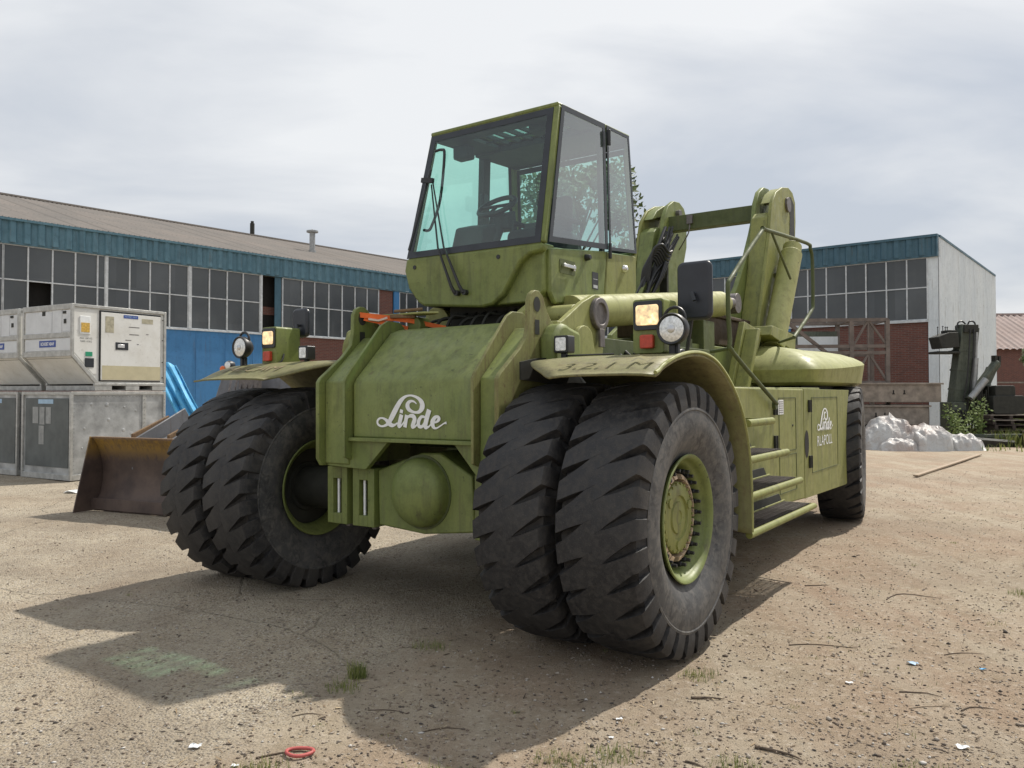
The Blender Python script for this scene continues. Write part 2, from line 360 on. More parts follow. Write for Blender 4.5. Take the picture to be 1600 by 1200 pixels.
def text(name, body, size, mat, parent, loc, rot, sx=1.0, bold=.0):
    c = bpy.data.curves.new(name, 'FONT'); c.body = body; c.size = size; c.align_x = 'CENTER'; c.align_y = 'CENTER'; c.offset = bold
    c.materials.append(M[mat]); o = bpy.data.objects.new(name, c); COL.objects.link(o); o.parent = parent
    o.location = loc; o.rotation_euler = rot; o.scale = (sx, 1, 1)
    me = bpy.data.meshes.new_from_object(o); o2 = bpy.data.objects.new(name, me); COL.objects.link(o2); o2.parent = parent; o2.location = loc; o2.rotation_euler = rot; o2.scale = (sx, 1, 1)
    bpy.data.objects.remove(o); return o2
# numpy value noise
_rs = np.random.RandomState(3); _T = _rs.rand(256, 256)
def vnoise(x, y):
    xi = np.floor(x).astype(int); yi = np.floor(y).astype(int); fx = x - xi; fy = y - yi
    fx = fx * fx * (3 - 2 * fx); fy = fy * fy * (3 - 2 * fy)
    g = lambda a, b: _T[a % 256, b % 256]
    return (g(xi, yi) * (1 - fx) + g(xi + 1, yi) * fx) * (1 - fy) + (g(xi, yi + 1) * (1 - fx) + g(xi + 1, yi + 1) * fx) * fy
def fbm(x, y, o=4):
    s_ = 0; a = 1; t = 0
    for i in range(o): s_ = s_ + a * vnoise(x * 2 ** i + 17 * i, y * 2 ** i + 5 * i); t += a; a *= .5
    return s_ / t - .5
def ground_h(x, y):
    x = np.asarray(x, float); y = np.asarray(y, float)
    near = np.clip(1 - (np.hypot(x, y - 5) - 4) / 14, 0, 1)
    return (fbm(x * .7 + 40, y * .7 + 40, 3) * .045 + fbm(x * 4 + 9, y * 4 + 3, 4) * .030 * near - .004)
# ------------------------------------------------------------------ ground
def build_ground():
    def axis(lo, hi, s0, grow, c):
        out = [c]; d = s0
        while out[-1] < hi:
            out.append(out[-1] + d)
            if out[-1] - c > 3.5: d *= grow
        o2 = [c]; d = s0
        while o2[-1] > lo:
            o2.append(o2[-1] - d)
            if c - o2[-1] > 3.5: d *= grow
        return np.array(o2[::-1][:-1] + out)
    xs = axis(-900, 900, .035, 1.045, 0.); ys = axis(-900, 900, .03, 1.045, 5.5)
    X, Y = np.meshgrid(xs, ys); Z = ground_h(X, Y)
    n, m = X.shape; me = bpy.data.meshes.new('ground')
    co = np.stack([X, Y, Z], -1).reshape(-1, 3)
    i = np.arange(n * m).reshape(n, m); q = np.stack([i[:-1, :-1], i[:-1, 1:], i[1:, 1:], i[1:, :-1]], -1).reshape(-1, 4)
    me.vertices.add(len(co)); me.vertices.foreach_set('co', co.ravel()); me.loops.add(q.size); me.loops.foreach_set('vertex_index', q.ravel())
    me.polygons.add(len(q)); me.polygons.foreach_set('loop_start', np.arange(0, q.size, 4)); me.polygons.foreach_set('loop_total', np.full(len(q), 4)); me.polygons.foreach_set('use_smooth', np.ones(len(q), bool)); me.update()
    t = NT('concrete_and_sandy_dirt_ground'); v = t.co()
    sx = t.n('SeparateXYZ', {0: v}); x, y = sx.outputs[0], sx.outputs[1]
    big = t.noise(v, .55, 5, .6); mid = t.noise(v, 3.0, 6, .65); fin = t.noise(v, 22, 6, .7); vf = t.noise(v, 120, 4, .75)
    # dirt
    dirt = t.mix(t.ramp(mid, [(.35, 0.), (.65, 1.)]), (.325, .258, .180), (.425, .352, .255))
    dirt = t.mix(t.ramp(big, [(.42, 0.), (.62, .75)]), dirt, (.33, .225, .150))
    dirt = t.mix(t.ramp(t.noise(v, 7.5, 6, .75), [(.52, 0.), (.70, .6)]), dirt, (.235, .185, .112))
    dirt = t.mix(t.ramp(vf, [(.50, 0.), (.68, .7)]), dirt, (.095, .072, .05))
    dirt = t.mix(t.ramp(fin, [(.54, 0.), (.70, .7)]), dirt, (.58, .51, .42))
    # concrete with exposed aggregate
    vo = t.n('TexVoronoi', {'Vector': v, 'Scale': 62., 'Randomness': 1.}); vb = t.n('TexVoronoi', {'Vector': v, 'Scale': 28., 'Randomness': 1.})
    con = t.mix(t.ramp(mid, [(.3, 0.), (.7, 1.)]), (.41, .345, .25), (.51, .44, .325))
    peb = t.n('SeparateColor', {0: vo.outputs['Color']}).outputs[0]
    pc = t.ramp(peb, [(0, (.15, .12, .09)), (.3, (.30, .25, .19)), (.7, (.50, .44, .36)), (1, (.66, .61, .53))])
    con = t.mix(t.ramp(vo.outputs['Distance'], [(.35, .9), (.60, 0.)]), con, pc)
    pb2 = t.n('SeparateColor', {0: vb.outputs['Color']}).outputs[1]
    con = t.mix(t.math('MULTIPLY', t.ramp(vb.outputs['Distance'], [(.25, 1.), (.45, 0.)]), t.ramp(pb2, [(.72, 0.), (.78, .8)])), con, (.12, .095, .08))
    con = t.mix(t.ramp(big, [(.48, 0.), (.66, .6)]), con, (.35, .275, .19))
    # split line: concrete on the left, dirt on the right
    e1 = t.math('SUBTRACT', t.math('MULTIPLY', t.math('SUBTRACT', y, 3.45), .56), t.math('ADD', x, 1.30))   # >0 on the concrete side
    w = t.math('ADD', e1, t.math('MULTIPLY', t.math('SUBTRACT', t.noise(v, 1.6, 5, .6), .5), 1.1))
    far = t.math('MULTIPLY', t.math('SUBTRACT', y, 16.), .05, True)
    f = t.math('SUBTRACT', t.ramp(t.math('ADD', t.math('MULTIPLY', w, .9), .5), [(.30, 0.), (.75, 1.)]), t.math('MULTIPLY', far, .5), True)
    sm = t.math('MULTIPLY', t.ramp(t.noise(v, 1.3, 6, .7), [(.45, 0.), (.68, .7)]), t.ramp(w, [(.0, 1.), (.9, .35)]))
    con = t.mix(sm, con, dirt); con = t.mix(t.ramp(t.noise(v, .9, 4, .6, .8), [(.48, 0.), (.62, .35)]), con, (.24, .20, .15))
    con = t.mix(t.ramp(vf, [(.55, 0.), (.68, .6)]), con, (.10, .08, .055))
    col = t.mix(f, dirt, con)
    trk = t.noise(t.co((1.6, .22, 1), (0, 0, radians(36))), 1.5, 4, .6)
    col = t.mix(t.ramp(trk, [(.50, 0.), (.60, .32)]), col, (.44, .385, .295)); col = t.mix(t.ramp(t.noise(v, .33, 4, .6), [(.50, 0.), (.60, .30)]), col, (.20, .15, .105))
    # cracks in the concrete
    cr = t.n('TexVoronoi', {'Vector': t.n('Mix', {0: .16, 4: v, 5: t.n('TexNoise', {'Vector': v, 'Scale': 2.}).outputs[1]}, data_type='VECTOR').outputs[1], 'Scale': .30}, feature='DISTANCE_TO_EDGE').outputs[0]
    crk = t.math('MULTIPLY', t.ramp(cr, [(0.0, 1.), (.0012, 1.), (.004, 0.)]), f)
    col = t.mix(t.math('MULTIPLY', crk, .22), col, (.09, .08, .05))
    h = t.math('ADD', t.math('MULTIPLY', fin, .7), t.math('MULTIPLY', vf, .5))
    h = t.math('SUBTRACT', h, t.math('MULTIPLY', t.math('MULTIPLY', t.ramp(vo.outputs['Distance'], [(.1, 0.), (.6, 1.)]), f), .45))
    h = t.math('SUBTRACT', h, t.math('MULTIPLY', crk, .7))
    t.prin(col, .93, nrm=t.bump(h, 1.0, .022))
    me.materials.append(t.m); o = bpy.data.objects.new('ground', me); COL.objects.link(o); tag(o, kind='structure')
build_ground()

def stones():
    rs = np.random.RandomState(11); N = 75000
    u = rs.rand(N); y = 3.0 + 13 * u ** 1.8; x = (rs.rand(N) * 2 - 1) * (y * .72 + .2)
    dirt = ((y - 3.45) * .56 - (x + 1.30)) < (rs.rand(N) - .5) * .8
    clump = fbm(x * 2.2, y * 2.2, 3) + .5
    keep = (rs.rand(N) < np.where(dirt, .35 + .9 * clump, .30)); x, y = x[keep], y[keep]; n = len(x)
    r = .0024 + .0075 * rs.rand(n) ** 3.2 + np.where(rs.rand(n) > .992, .010 * rs.rand(n), 0)
    z = ground_h(x, y)
    base = np.array([(1, 0, 0), (-.5, .87, 0), (-.5, -.87, 0), (0, 0, .8), (0, 0, -.6), (.5, .8, .25)])
    base = np.array([(1, .1, 0), (.2, 1, .05), (-.9, .5, 0), (-.7, -.7, .05), (.4, -.9, 0), (.1, .05, .75), (0, 0, -.5)])
    F = np.array([(0, 1, 5), (1, 2, 5), (2, 3, 5), (3, 4, 5), (4, 0, 5), (1, 0, 6), (2, 1, 6), (3, 2, 6), (4, 3, 6), (0, 4, 6)])
    jit = 1 + (rs.rand(n, 7, 1) - .5) * .6; P = base[None] * jit * r[:, None, None]
    P[:, :, 2] *= (.5 + .7 * rs.rand(n))[:, None]; P[:, :, 0] *= (.7 + .9 * rs.rand(n))[:, None]
    a = rs.rand(n) * 6.28; c, s_ = np.cos(a)[:, None], np.sin(a)[:, None]
    px = P[:, :, 0] * c - P[:, :, 1] * s_ + x[:, None]; py = P[:, :, 0] * s_ + P[:, :, 1] * c + y[:, None]; pz = P[:, :, 2] + z[:, None] + r[:, None] * .25
    co = np.stack([px, py, pz], -1).reshape(-1, 3); q = (F[None] + (np.arange(n) * 7)[:, None, None]).reshape(-1, 3)
    me = bpy.data.meshes.new('gravel'); me.vertices.add(len(co)); me.vertices.foreach_set('co', co.ravel()); me.loops.add(q.size); me.loops.foreach_set('vertex_index', q.ravel())
    me.polygons.add(len(q)); me.polygons.foreach_set('loop_start', np.arange(0, q.size, 3)); me.polygons.foreach_set('loop_total', np.full(len(q), 3)); me.update()
    at = me.attributes.new('shade', 'FLOAT', 'POINT'); at.data.foreach_set('value', np.repeat(np.clip(rs.rand(n), 0, 1), 7))
    me.materials.append(M['stone']); o = bpy.data.objects.new('gravel', me); COL.objects.link(o)
    tag(o, 'loose pebbles and grit scattered over the yard', 'gravel', kind='stuff')
stones()
def chips():
    rs = np.random.RandomState(5); N = 11000
    y = 3.0 + 12 * rs.rand(N) ** 1.7; x = (rs.rand(N) * 2 - 1) * (y * .72 + .2)
    e1 = (y - 3.45) * .56 - (x + 1.30); clump = fbm(x * 1.4 + 30, y * 1.4, 4) + .5
    keep = rs.rand(N) < np.where(e1 < .3, np.clip(clump * 1.6 - .25, 0.03, 1), .07); x, y = x[keep], y[keep]; n = len(x)
    L = .006 + .022 * rs.rand(n) ** 2.5; Wd = .0012 + .0035 * rs.rand(n) ** 2; a = rs.rand(n) * 6.28; t = (rs.rand(n) - .5) * .5
    z = ground_h(x, y) + .003 + .004 * rs.rand(n); d = np.stack([np.cos(a) * np.cos(t), np.sin(a) * np.cos(t), np.sin(t)], -1) * L[:, None]; s_ = np.stack([-np.sin(a), np.cos(a), (rs.rand(n) - .5)], -1) * Wd[:, None]
    o_ = np.stack([x, y, z], -1); up = np.array([0, 0, 1.]) * (Wd * .9)[:, None]
    co = np.stack([o_ - d - s_, o_ - d + s_, o_ + d + s_ * .6, o_ + d - s_ * .6, o_ + up + d * .1], 1).reshape(-1, 3)
    q = (np.array([(0, 1, 4), (1, 2, 4), (2, 3, 4), (3, 0, 4)])[None] + (np.arange(n) * 5)[:, None, None]).reshape(-1, 3)
    me = bpy.data.meshes.new('wood_chips'); me.vertices.add(len(co)); me.vertices.foreach_set('co', co.ravel()); me.loops.add(q.size); me.loops.foreach_set('vertex_index', q.ravel())
    me.polygons.add(len(q)); me.polygons.foreach_set('loop_start', np.arange(0, q.size, 3)); me.polygons.foreach_set('loop_total', np.full(len(q), 3)); me.update()
    at = me.attributes.new('shade', 'FLOAT', 'POINT'); at.data.foreach_set('value', np.repeat(rs.rand(n), 5))
    me.materials.append(M['chip']); o = bpy.data.objects.new('wood_chips', me); COL.objects.link(o); tag(o, 'bark chips, straw and splinters strewn over the dirt', 'wood chips', kind='stuff')
chips()
# ------------------------------------------------------------------ the reach stacker
MC = thing('reach_stacker', 'large olive green container handler with tinted glass cab and huge dual front tyres', 'reach stacker', (-.65, 6.015, 0), (0, -radians(.5), -radians(34.7)))

def build_tyre():
    N = 29; Rr = .828; SK = .16; smax = .228; s_in = .060; D = .060
    b = MB(); uid = []
    def crown(s): return Rr - .016 * (abs(s) / smax) ** 2.4
    # rows: outer point (s, r) and groove floor point (s, r)
    rows = []
    for j in range(9):
        s = s_in * .0 + smax * j / 8; rows.append(((s, crown(s)), (s, crown(s) - D * min(1, max(0, (s - s_in) / (smax * .45))) ** .7), s))
    rows += [((.243, .792), (.222, .742), .243), ((.250, .745), (.228, .715), .250), ((.254, .700), (.234, .690), .254), ((.252, .668), (.248, .664), .256)]
    for side in (1, -1):
        V = []; ph0 = 0 if side > 0 else pi / N
        for (o, g, s) in rows:
            tt = min(1, max(0, (s - s_in) / (smax - s_in)))
            hw = (.0012 + .041 * tt ** .7) * (.9 if s > .24 else 1)
            gd = tt > 0
            wall = hw * .24
            ph = SK * side * min(s, .235) / smax
            ring = []
            for k in range(N):
                c = ph0 + 2 * pi * k / N + ph; P = 2 * pi / N
                for (off, fl) in ((-hw, 0), (-hw + wall, 1), (0, 1), (hw - wall * .6, 1), (hw, 0), (hw + (P - 2 * hw) / 3, 0), (hw + 2 * (P - 2 * hw) / 3, 0)):
                    p = g if fl and gd else o; wob = (0 if fl else .0025 * sin(k * 12.9898 + s * 30))
                    a = c + off; rad = p[1] + wob
                    ring.append((side * p[0], -rad * cos(a), rad * sin(a)))
            V.append(ring)
        m = len(V[0]); vs = [p for r in V for p in r]
        fs = [(i * m + k, i * m + (k + 1) % m, (i + 1) * m + (k + 1) % m, (i + 1) * m + k) for i in range(len(V) - 1) for k in range(m)]
        b.cur = 0; b.add(vs, fs)
        # sidewall: joins last ring
        prof = [(.252, .668), (.2545, .655), (.2500, .648), (.256, .60), (.255, .55), (.246, .50), (.228, .455), (.205, .42), (.196, .405), (.190, .392), (.180, .370)]
        b.cur = 1
        vs = []
        for (s, r) in prof:
            for p in V[-1]:
                a = math.atan2(p[2], -p[1]); vs.append((side * s, -r * cos(a), r * sin(a)))
        fs = [(i * m + k, i * m + (k + 1) % m, (i + 1) * m + (k + 1) % m, (i + 1) * m + k) for i in range(len(prof) - 1) for k in range(m)]
        b.add(vs, fs)
    o = b.obj('tyre', ['tyre', 'sidewall'], smooth=32, recalc=True)
    return o
def build_wheel():
    b = MB()          # dished rim, both flanges
    b.lathe([(.190, .372), (.205, .384), (.214, .388), (.220, .383), (.218, .372), (.205, .360), (.185, .352), (.165, .350), (.155, .338), (.135, .322), (.02, .312), (-.10, .312), (-.16, .330), (-.185, .36), (-.215, .378), (-.22, .392), (-.21, .397), (-.19, .372)], 72, closed=True)
    w = b.obj('wheel', 'green', MC, smooth=50)
    t = build_tyre(); t.parent = w
    d = MB(); d.lathe([(-.06, .312), (-.03, .300), (-.03, .225), (-.075, .20), (-.075, 0)], 48); dd = d.obj('disc', 'dark', w, smooth=40)
    h = MB(); h.lathe([(-.08, .218), (.075, .218), (.092, .212), (.098, .200), (.100, .135), (.088, .130), (.088, .100), (.098, .095), (.100, .045), (.094, .040), (.094, .0)], 48)
    for k in range(3):
        a = k * 2.1 + .4; h.lathe([(.095, .030), (.108, .028), (.108, 0)], 14, (0, .165 * cos(a), .165 * sin(a)))
    for k in range(22):
        a = 2 * pi * k / 22; h.lathe([(.09, .0085), (.103, .0085), (.103, 0)], 6, (0, .206 * cos(a), .206 * sin(a)))
    hh = h.obj('hub', 'green_side', w, smooth=40); hh.location = (.05, 0, 0)
    cl = MB(); nt = MB()
    for k in range(26):
        a = 2 * pi * k / 26; c_, s_ = cos(a), sin(a)
        if k % 13 == 6: continue
        q = lambda x, r, da: (x, r * cos(a + da), r * sin(a + da))
        cl.add([q(-.03, .234, -.095), q(-.03, .234, .095), q(-.03, .276, .09), q(-.03, .276, -.09), q(.062, .236, -.095), q(.062, .236, .095), q(.050, .266, .09), q(.050, .266, -.09)],
               [(0, 1, 2, 3), (7, 6, 5, 4), (0, 4, 5, 1), (1, 5, 6, 2), (2, 6, 7, 3), (3, 7, 4, 0)])
        nt.lathe([(-.02, .016), (.045, .016), (.048, .012), (.075, .011), (.077, 0)], 6, (0, .289 * c_, .289 * s_))
    cl.obj('clamp_ring', 'bronze', w, bevel=.003).location = (.088, 0, 0); nt.obj('wheel_nuts', 'black', w, smooth=30).location = (.10, 0, 0)
    return w
wh = build_wheel(); wh.location = (1.88, 0, .812)
def copy_tree(o, parent):
    c = o.copy(); COL.objects.link(c); c.parent = parent
    for ch in [x for x in bpy.data.objects if x.parent == o]: copy_tree(ch, c)
    return c
for (x, y, rx, rz) in ((1.305, 0, .11, 0), (-1.345, 0, .05, pi), (-1.915, 0, .16, pi), (1.64, 6.06, .07, radians(9)), (-1.30, 6.0, .02, pi)):
    w = copy_tree(wh, MC); w.location = (x, y, .812); w.rotation_euler = (rx, 0, rz)
def P(name, b, mat, bevel=.006, **k): return b.obj(name, mat, MC, bevel=bevel, **k)
# axle
for xa, xb in ((-2.0, -.5), (.9, 1.9)): b = MB(); b.tube([(xa, 0, .81), (xb, 0, .81)], .17, 20); P('axle_tube', b, 'dark', 0, smooth=40)
b = MB(); b.prism([(-.19, 1.02), (.23, 1.157), (.40, 1.163), (.68, 1.017), (.70, .64), (.25, .59), (-.18, .62)], -.30, .22, 'y')
ax = P('axle_housing', b, 'green', .012)
b = MB(); pr = [(-.19, .0)] ; 
prof = [(-.135 * cos(t) - .30, .238 * sin(t)) for t in [i * pi / 2 / 9 for i in range(10)]] + [(-.285, .243), (-.285, .262), (-.302, .262)]
prof = [(-.455 + 0, 0)] + [(-.30 - .155 * cos(t) ** .8 if t < 1.57 else -.30, .245 * sin(t) ** .85) for t in [i * (pi / 2) / 10 for i in range(1, 11)]] + [(-.29, .25)]
b.lathe(prof, 40, (.24, 0, .885), 'y'); dm = b.obj('differential_cover', 'green', ax, smooth=40)
b = MB(); b.lathe([(-.303, .262), (-.303, .238)], 40, (.24, 0, .885), 'y', closed=True); b.obj('cover_rim', 'green_dark', ax, solid=.006)
# hanging slotted brackets
for x0, x1 in ((-.69, -.48), (-.42, -.20), (.725, .93)):
    b = MB(); xm = (x0 + x1) / 2
    b.box(x0, xm - .045, -.33, -.08, .60, 1.03); b.box(xm + .045, x1, -.33, -.08, .60, 1.03)
    b.box(xm - .045, xm + .045, -.33, -.08, .60, .68); b.box(xm - .045, xm + .045, -.33, -.08, .94, 1.03); b.box(xm - .05, xm + .05, -.10, -.085, .66, .96)
    br = P('slotted_bracket', b, 'green', .004)
    r = MB(); r.tube([(xm - .012, -.30, .67), (xm - .012, -.30, .95)], .010, 8); r.obj('pin', 'decal', br)
    r = MB(); r.tube([(xm, -.2, .565), (xm, -.2, .60)], .028, 8); r.obj('bolt', 'pin', br)
# front hood: lower face + slope + deck
b = MB()
b.prism([(-.42, 1.252), (-.42, 1.648), (-.395, 1.69), (-.03, 2.045), (.06, 2.075), (.30, 2.075), (.30, 1.252)], -.325, .815)
hood = P('front_panel', b, 'green', .02)
b = MB(); b.box(-.34, .81, -.455, -.422, 1.235, 1.262); b.obj('bar', 'green', hood, bevel=.004)
for x0, x1 in ((-.612, -.36), (.845, 1.0)):
    b = MB(); b.prism([(-.43, 1.06), (-.425, 1.67), (-.03, 2.02), (.25, 2.03), (.25, 1.06)], x0, x1); P('side_channel', b, 'green', .01)
b = MB(); b.prism([(-.60, 1.25), (-.60, 1.045), (-.20, 1.03), (.02, 1.235)], -.416, -.37, 'y'); P('lower_skirt', b, 'green', .004); b = MB(); b.prism([(.62, 1.235), (.80, 1.04), (1.0, 1.035), (1.0, 1.235)], -.416, -.37, 'y')
P('lower_skirt', b, 'green', .004)
for x, hgt in ((-.352, 0), (.825, 0)):
    b = MB(); b.prism([(-.43, 1.10), (-.485, 1.12), (-.485, 1.665), (-.462, 1.71), (-.10, 2.105), (-.03, 2.14), (.10, 2.14), (.16, 2.10), (.16, 2.0), (-.03, 2.0), (-.39, 1.64), (-.39, 1.10)], x - .012, x + .012)
    P('rib', b, 'green_rust' if x > 0 else 'green', .004)
# side plates with lifting ears
def side_plate(x, mat):
    b = MB(); b.prism([(-.45, 1.045), (-.485, 1.10), (-.485, 1.665), (-.46, 1.70), (-.24, 1.865), (-.15, 1.96), (-.13, 2.06), (-.125, 2.20), (-.10, 2.245), (-.055, 2.27), (-.01, 2.27), (.04, 2.24), (.10, 2.13), (.20, 2.03), (.45, 2.0), (.45, 1.045)], x - .018, x + .018)
    p = P('side_plate', b, mat, .005)
    for s in (-1, 1):
        b = MB(); n = 20
        b.add([(x + s * .0205, -.035 + .042 * cos(2 * pi * k / n), 2.175 + .052 * sin(2 * pi * k / n)) for k in range(n)], [tuple(range(n))]); b.obj('eye_hole_shade', 'dark', p, recalc=False); b = MB()  # flat dark disc paints the shade inside the eye
        b.add([(x + s * .0205, -.035 + .028 * a, 2.02 + .05 * c) for a, c in ((-1, -1), (1, -1), (1, 1), (-1, 1))], [(0, 1, 2, 3)]); b.obj('slot', 'dark', p, recalc=False)  # flat dark patch painted on for the shade of a slot
    return p
side_plate(1.02, 'green_rust'); side_plate(-.632, 'green')
b = MB(); b.prism([(.46, 1.045), (.46, 2.0), (3.2, 2.0), (3.2, 1.6), (1.2, 1.6), (1.0, 1.045)], .985, 1.02); b.prism([(.46, 1.045), (.46, 2.0), (3.2, 2.0), (3.2, 1.6), (1.2, 1.6), (1.0, 1.045)], -.64, -.61)
P('front_frame_side', b, 'green_dark', .005)
# housings outside the side plates
b = MB(); b.prism([(-.02, 1.74), (-.02, 1.95)] + arc((.12, 1.93), .12, 150, 60, 6) + [(.34, 2.0), (.34, 1.74)], 1.04, 1.17); P('pivot_housing', b, 'green', .03)
b = MB(); b.lathe([(0, 0), (0, .19), (.22, .19), (.22, 0)], 28, (-.87, .18, 1.93)); b.tube([(-.95, .16, 2.06), (-.65, .16, 2.12)], .05, 12); P('pivot_housing', b, 'green_side', .006)
# clevis with big pin, right side
eye = arc((.82, 2.175), .145, -60, 120, 10)
pl_ = [(.93, 1.86), (.90, 1.76), (.36, 1.76), (.27, 1.98), (.28, 2.07)]
b = MB(); b.prism([(.93, 1.99)] + [(.965, 2.10)] + arc((.82, 2.175), .15, 0, 115, 8) + [(.60, 2.25), (.33, 2.10), (.27, 2.07), (.27, 1.98), (.36, 1.76), (.88, 1.76)], .985, 1.035)
b.prism([(.93, 1.99)] + [(.965, 2.10)] + arc((.82, 2.175), .15, 0, 115, 8) + [(.45, 2.30), (.20, 2.16), (.17, 2.05), (.36, 1.76), (.88, 1.76)], .70, .75)
b.box(.70, 1.03, .24, .34, 2.055, 2.085); b.tube([(.70, .55, 2.16), (1.0, .55, 2.16)], .07, 14)
clv = P('clevis', b, 'green_light', .006)
b = MB(); b.prism([(.42, 1.77), (.42, 1.93)] + arc((.56, 1.93), .14, 180, 40, 8)[1:] + [(.72, 1.85), (.72, 1.77)], 1.036, 1.075); b.obj('stiffener', 'green_light', clv, bevel=.006)
b = MB(); b.lathe([(0, 0), (0, .125), (.035, .125), (.04, .118), (.04, .085), (.022, .080), (.022, 0)], 30, (1.036, .82, 2.175)); b.box(1.06, 1.08, .785, .86, 1.92, 2.06); b.obj('pin', 'pin', clv, bevel=.004)
# lift cylinder (lying flat along the machine) and rod end
b = MB(); b.tube([(.86, .70, 2.185), (.90, 3.82, 2.53)], .137, 28); cyl = P('lift_cylinder', b, 'green_light', .006)
b = MB(); b.tube([(.90, 3.80, 2.528), (.902, 3.92, 2.54)], .115, 28); b.tube([(.90, 3.92, 2.54), (.905, 4.0, 2.55)], .09, 24); b.obj('gland', 'green_light', cyl, bevel=.006)
b = MB(); b.tube([(.905, 3.99, 2.55), (.908, 4.18, 2.57)], .062, 20); b.lathe([(0, .04), (0, .115), (.09, .115), (.09, .04)], 24, (.865, 4.28, 2.575), closed=False); b.obj('rod_end', 'pin', cyl, bevel=.005)
b = MB(); b.tube([(-.46, .70, 2.185), (-.42, 3.9, 2.53)], .137, 24); P('lift_cylinder', b, 'green_light', .006)
b = MB(); b.box(.78, .96, 1.9, 2.9, 2.0, 2.10); b.box(.70, 1.0, 3.1, 3.4, 1.95, 2.30); P('cylinder_rest', b, 'green_dark')
# deck and chassis body
b = MB(); b.box(-.58, .96, .32, 5.4, 1.15, 1.66); b.box(-.50, .85, .35, 1.6, 1.66, 1.98); P('chassis_beam', b, 'green_dark', .01)
b = MB(); b.box(.55, .95, 1.9, 5.6, 1.66, 2.06); b.box(-.62, -.25, 1.9, 5.6, 1.66, 2.06); P('boom_cradle', b, 'green', .01)
b = MB(); b.box(.44, .80, 2.3, 5.1, 2.10, 2.40); b.box(.50, .84, 2.3, 5.2, 2.40, 2.44); P('rusty_cross_member', b, 'rustbeam', .01)
b = MB(); b.box(1.04, 1.86, 1.15, 4.1, 1.58, 1.612); P('deck_plate', b, 'green_side', .006)
b = MB()
for k in range(6): b.tube(smoothpath([(.95 + .02 * k, 1.25 + .05 * k, 1.86 + .03 * (k % 3)), (1.1 + .03 * k, 1.05 + .1 * k, 1.84), (1.35, 1.4 + .06 * k, 1.82 + .02 * k), (1.2, 1.75 + .05 * k, 1.86), (1.0, 1.5, 1.9 - .015 * k)]), .018, 8)
P('hose_coil', b, 'rubber', 0, smooth=60)
# dark machinery under the cab
b = MB(); b.box(-.25, .62, .62, 1.7, 1.98, 2.30); b.box(-.40, .75, .5, .6, 1.98, 2.05)
for k in range(9): b.tube(smoothpath([(-.4 + .12 * k, .42, 2.03), (-.35 + .12 * k, .48, 2.16 + .02 * (k % 3)), (-.2 + .1 * k, .56, 2.20), (-.15 + .1 * k, .70, 2.27)]), .014, 6)
P('cab_mount', b, 'dark', .004)
b = MB(); b.prism([(-.66, .10), (-.12, .13), (-.02, .20), (-.10, .26), (-.66, .30)], 2.20, 2.215, 'z'); P('valve_cover', b, 'green_light', .004)
b = MB(); b.tube([(-.28, .2, 2.12), (-.28, .34, 2.12)], .07, 16); P('breather', b, 'green', .004)

# cab --------------------------------------------------------------
A = dict(FBL=(-.50, .42, 2.70), FBR=(.80, .42, 2.69), FTL=(-.47, .70, 3.80), FTR=(.775, .70, 3.80), BBL=(-.48, 1.95, 2.81), BBR=(.80, 1.95, 2.81), BTL=(-.45, 1.87, 3.86), BTR=(.775, 1.87, 3.86))
A = {k: Vector(v) for k, v in A.items()}
PB, PT = Vector((.80, 1.40, 2.765)), Vector((.777, 1.41, 3.835)); PBl, PTl = Vector((-.49, 1.40, 2.765)), Vector((-.46, 1.41, 3.835))
cab = MB()
for a, c, w, h in (('FBL', 'FTL', .05, .05), ('FBR', 'FTR', .055, .055), ('BBL', 'BTL', .05, .05), ('BBR', 'BTR', .045, .045), ('FTL', 'FTR', .06, .05), ('BTL', 'BTR', .06, .05), ('FBL', 'FBR', .05, .04), ('BBL', 'BBR', .05, .05), ('FTL', 'BTL', .05, .05), ('FTR', 'BTR', .05, .05)):
    cab.beam(A[a], A[c], w, h)
cabo = P('cab_frame', cab, 'green', .012)
b = MB(); b.beam(PBl, PTl, .06, .10); b.beam(PB + Vector((-.03, 0, 0)), PT + Vector((-.03, 0, 0)), .03, .05); b.obj('pillar_trim', 'interior', cabo)
def panel(name, q, border, mat='glass', off=.0, thick=.006, bmat='gasket'):
    q = [Vector(p) for p in q]; nrm = (q[1] - q[0]).cross(q[3] - q[0]).normalized(); q = [p + nrm * off for p in q]
    def inset(bd):
        out = []
        for i in range(4):
            p = q[i]; a = (q[(i + 1) % 4] - p).normalized(); c = (q[i - 1] - p).normalized(); out.append(p + a * bd + c * bd)
        return out
    inn = inset(border); b = MB(); vs = []
    for d in (-thick / 2, thick / 2): vs += [p + nrm * d for p in q] + [p + nrm * d for p in inn]
    fs = []
    for i in range(4):
        j = (i + 1) % 4; fs += [(8 + i, 8 + j, 12 + j, 12 + i), (j, i, 4 + i, 4 + j), (i, j, 8 + j, 8 + i), (4 + j, 4 + i, 12 + i, 12 + j)]
    b.add(vs, fs); fr = b.obj(name, bmat, MC)
    g = MB(); g.add(inn, [(0, 1, 2, 3)]); g.obj('glass_pane', mat, fr, recalc=False)
    return fr
M['sideglass'] = glass('reflective_tinted_side_glass', (.60, .84, .76), 1.32, .13, .22)
def sh(v, x=0, y=0, z=0): return Vector(v) + Vector((x, y, z))
panel('windscreen', [sh(A['FBL'], -.02, -.03, .0), sh(A['FBR'], .0, -.03, .0), sh(A['FTR'], -.02, -.03, -.01), sh(A['FTL'], -.01, -.03, -.01)], .055)
panel('door_window', [sh(A['FBR'], .035, .03, .01), sh(PB, .035, -.015, .01), sh(PT, .035, -.015, .01), sh(A['FTR'], .035, .0, .01)], .045, 'sideglass')
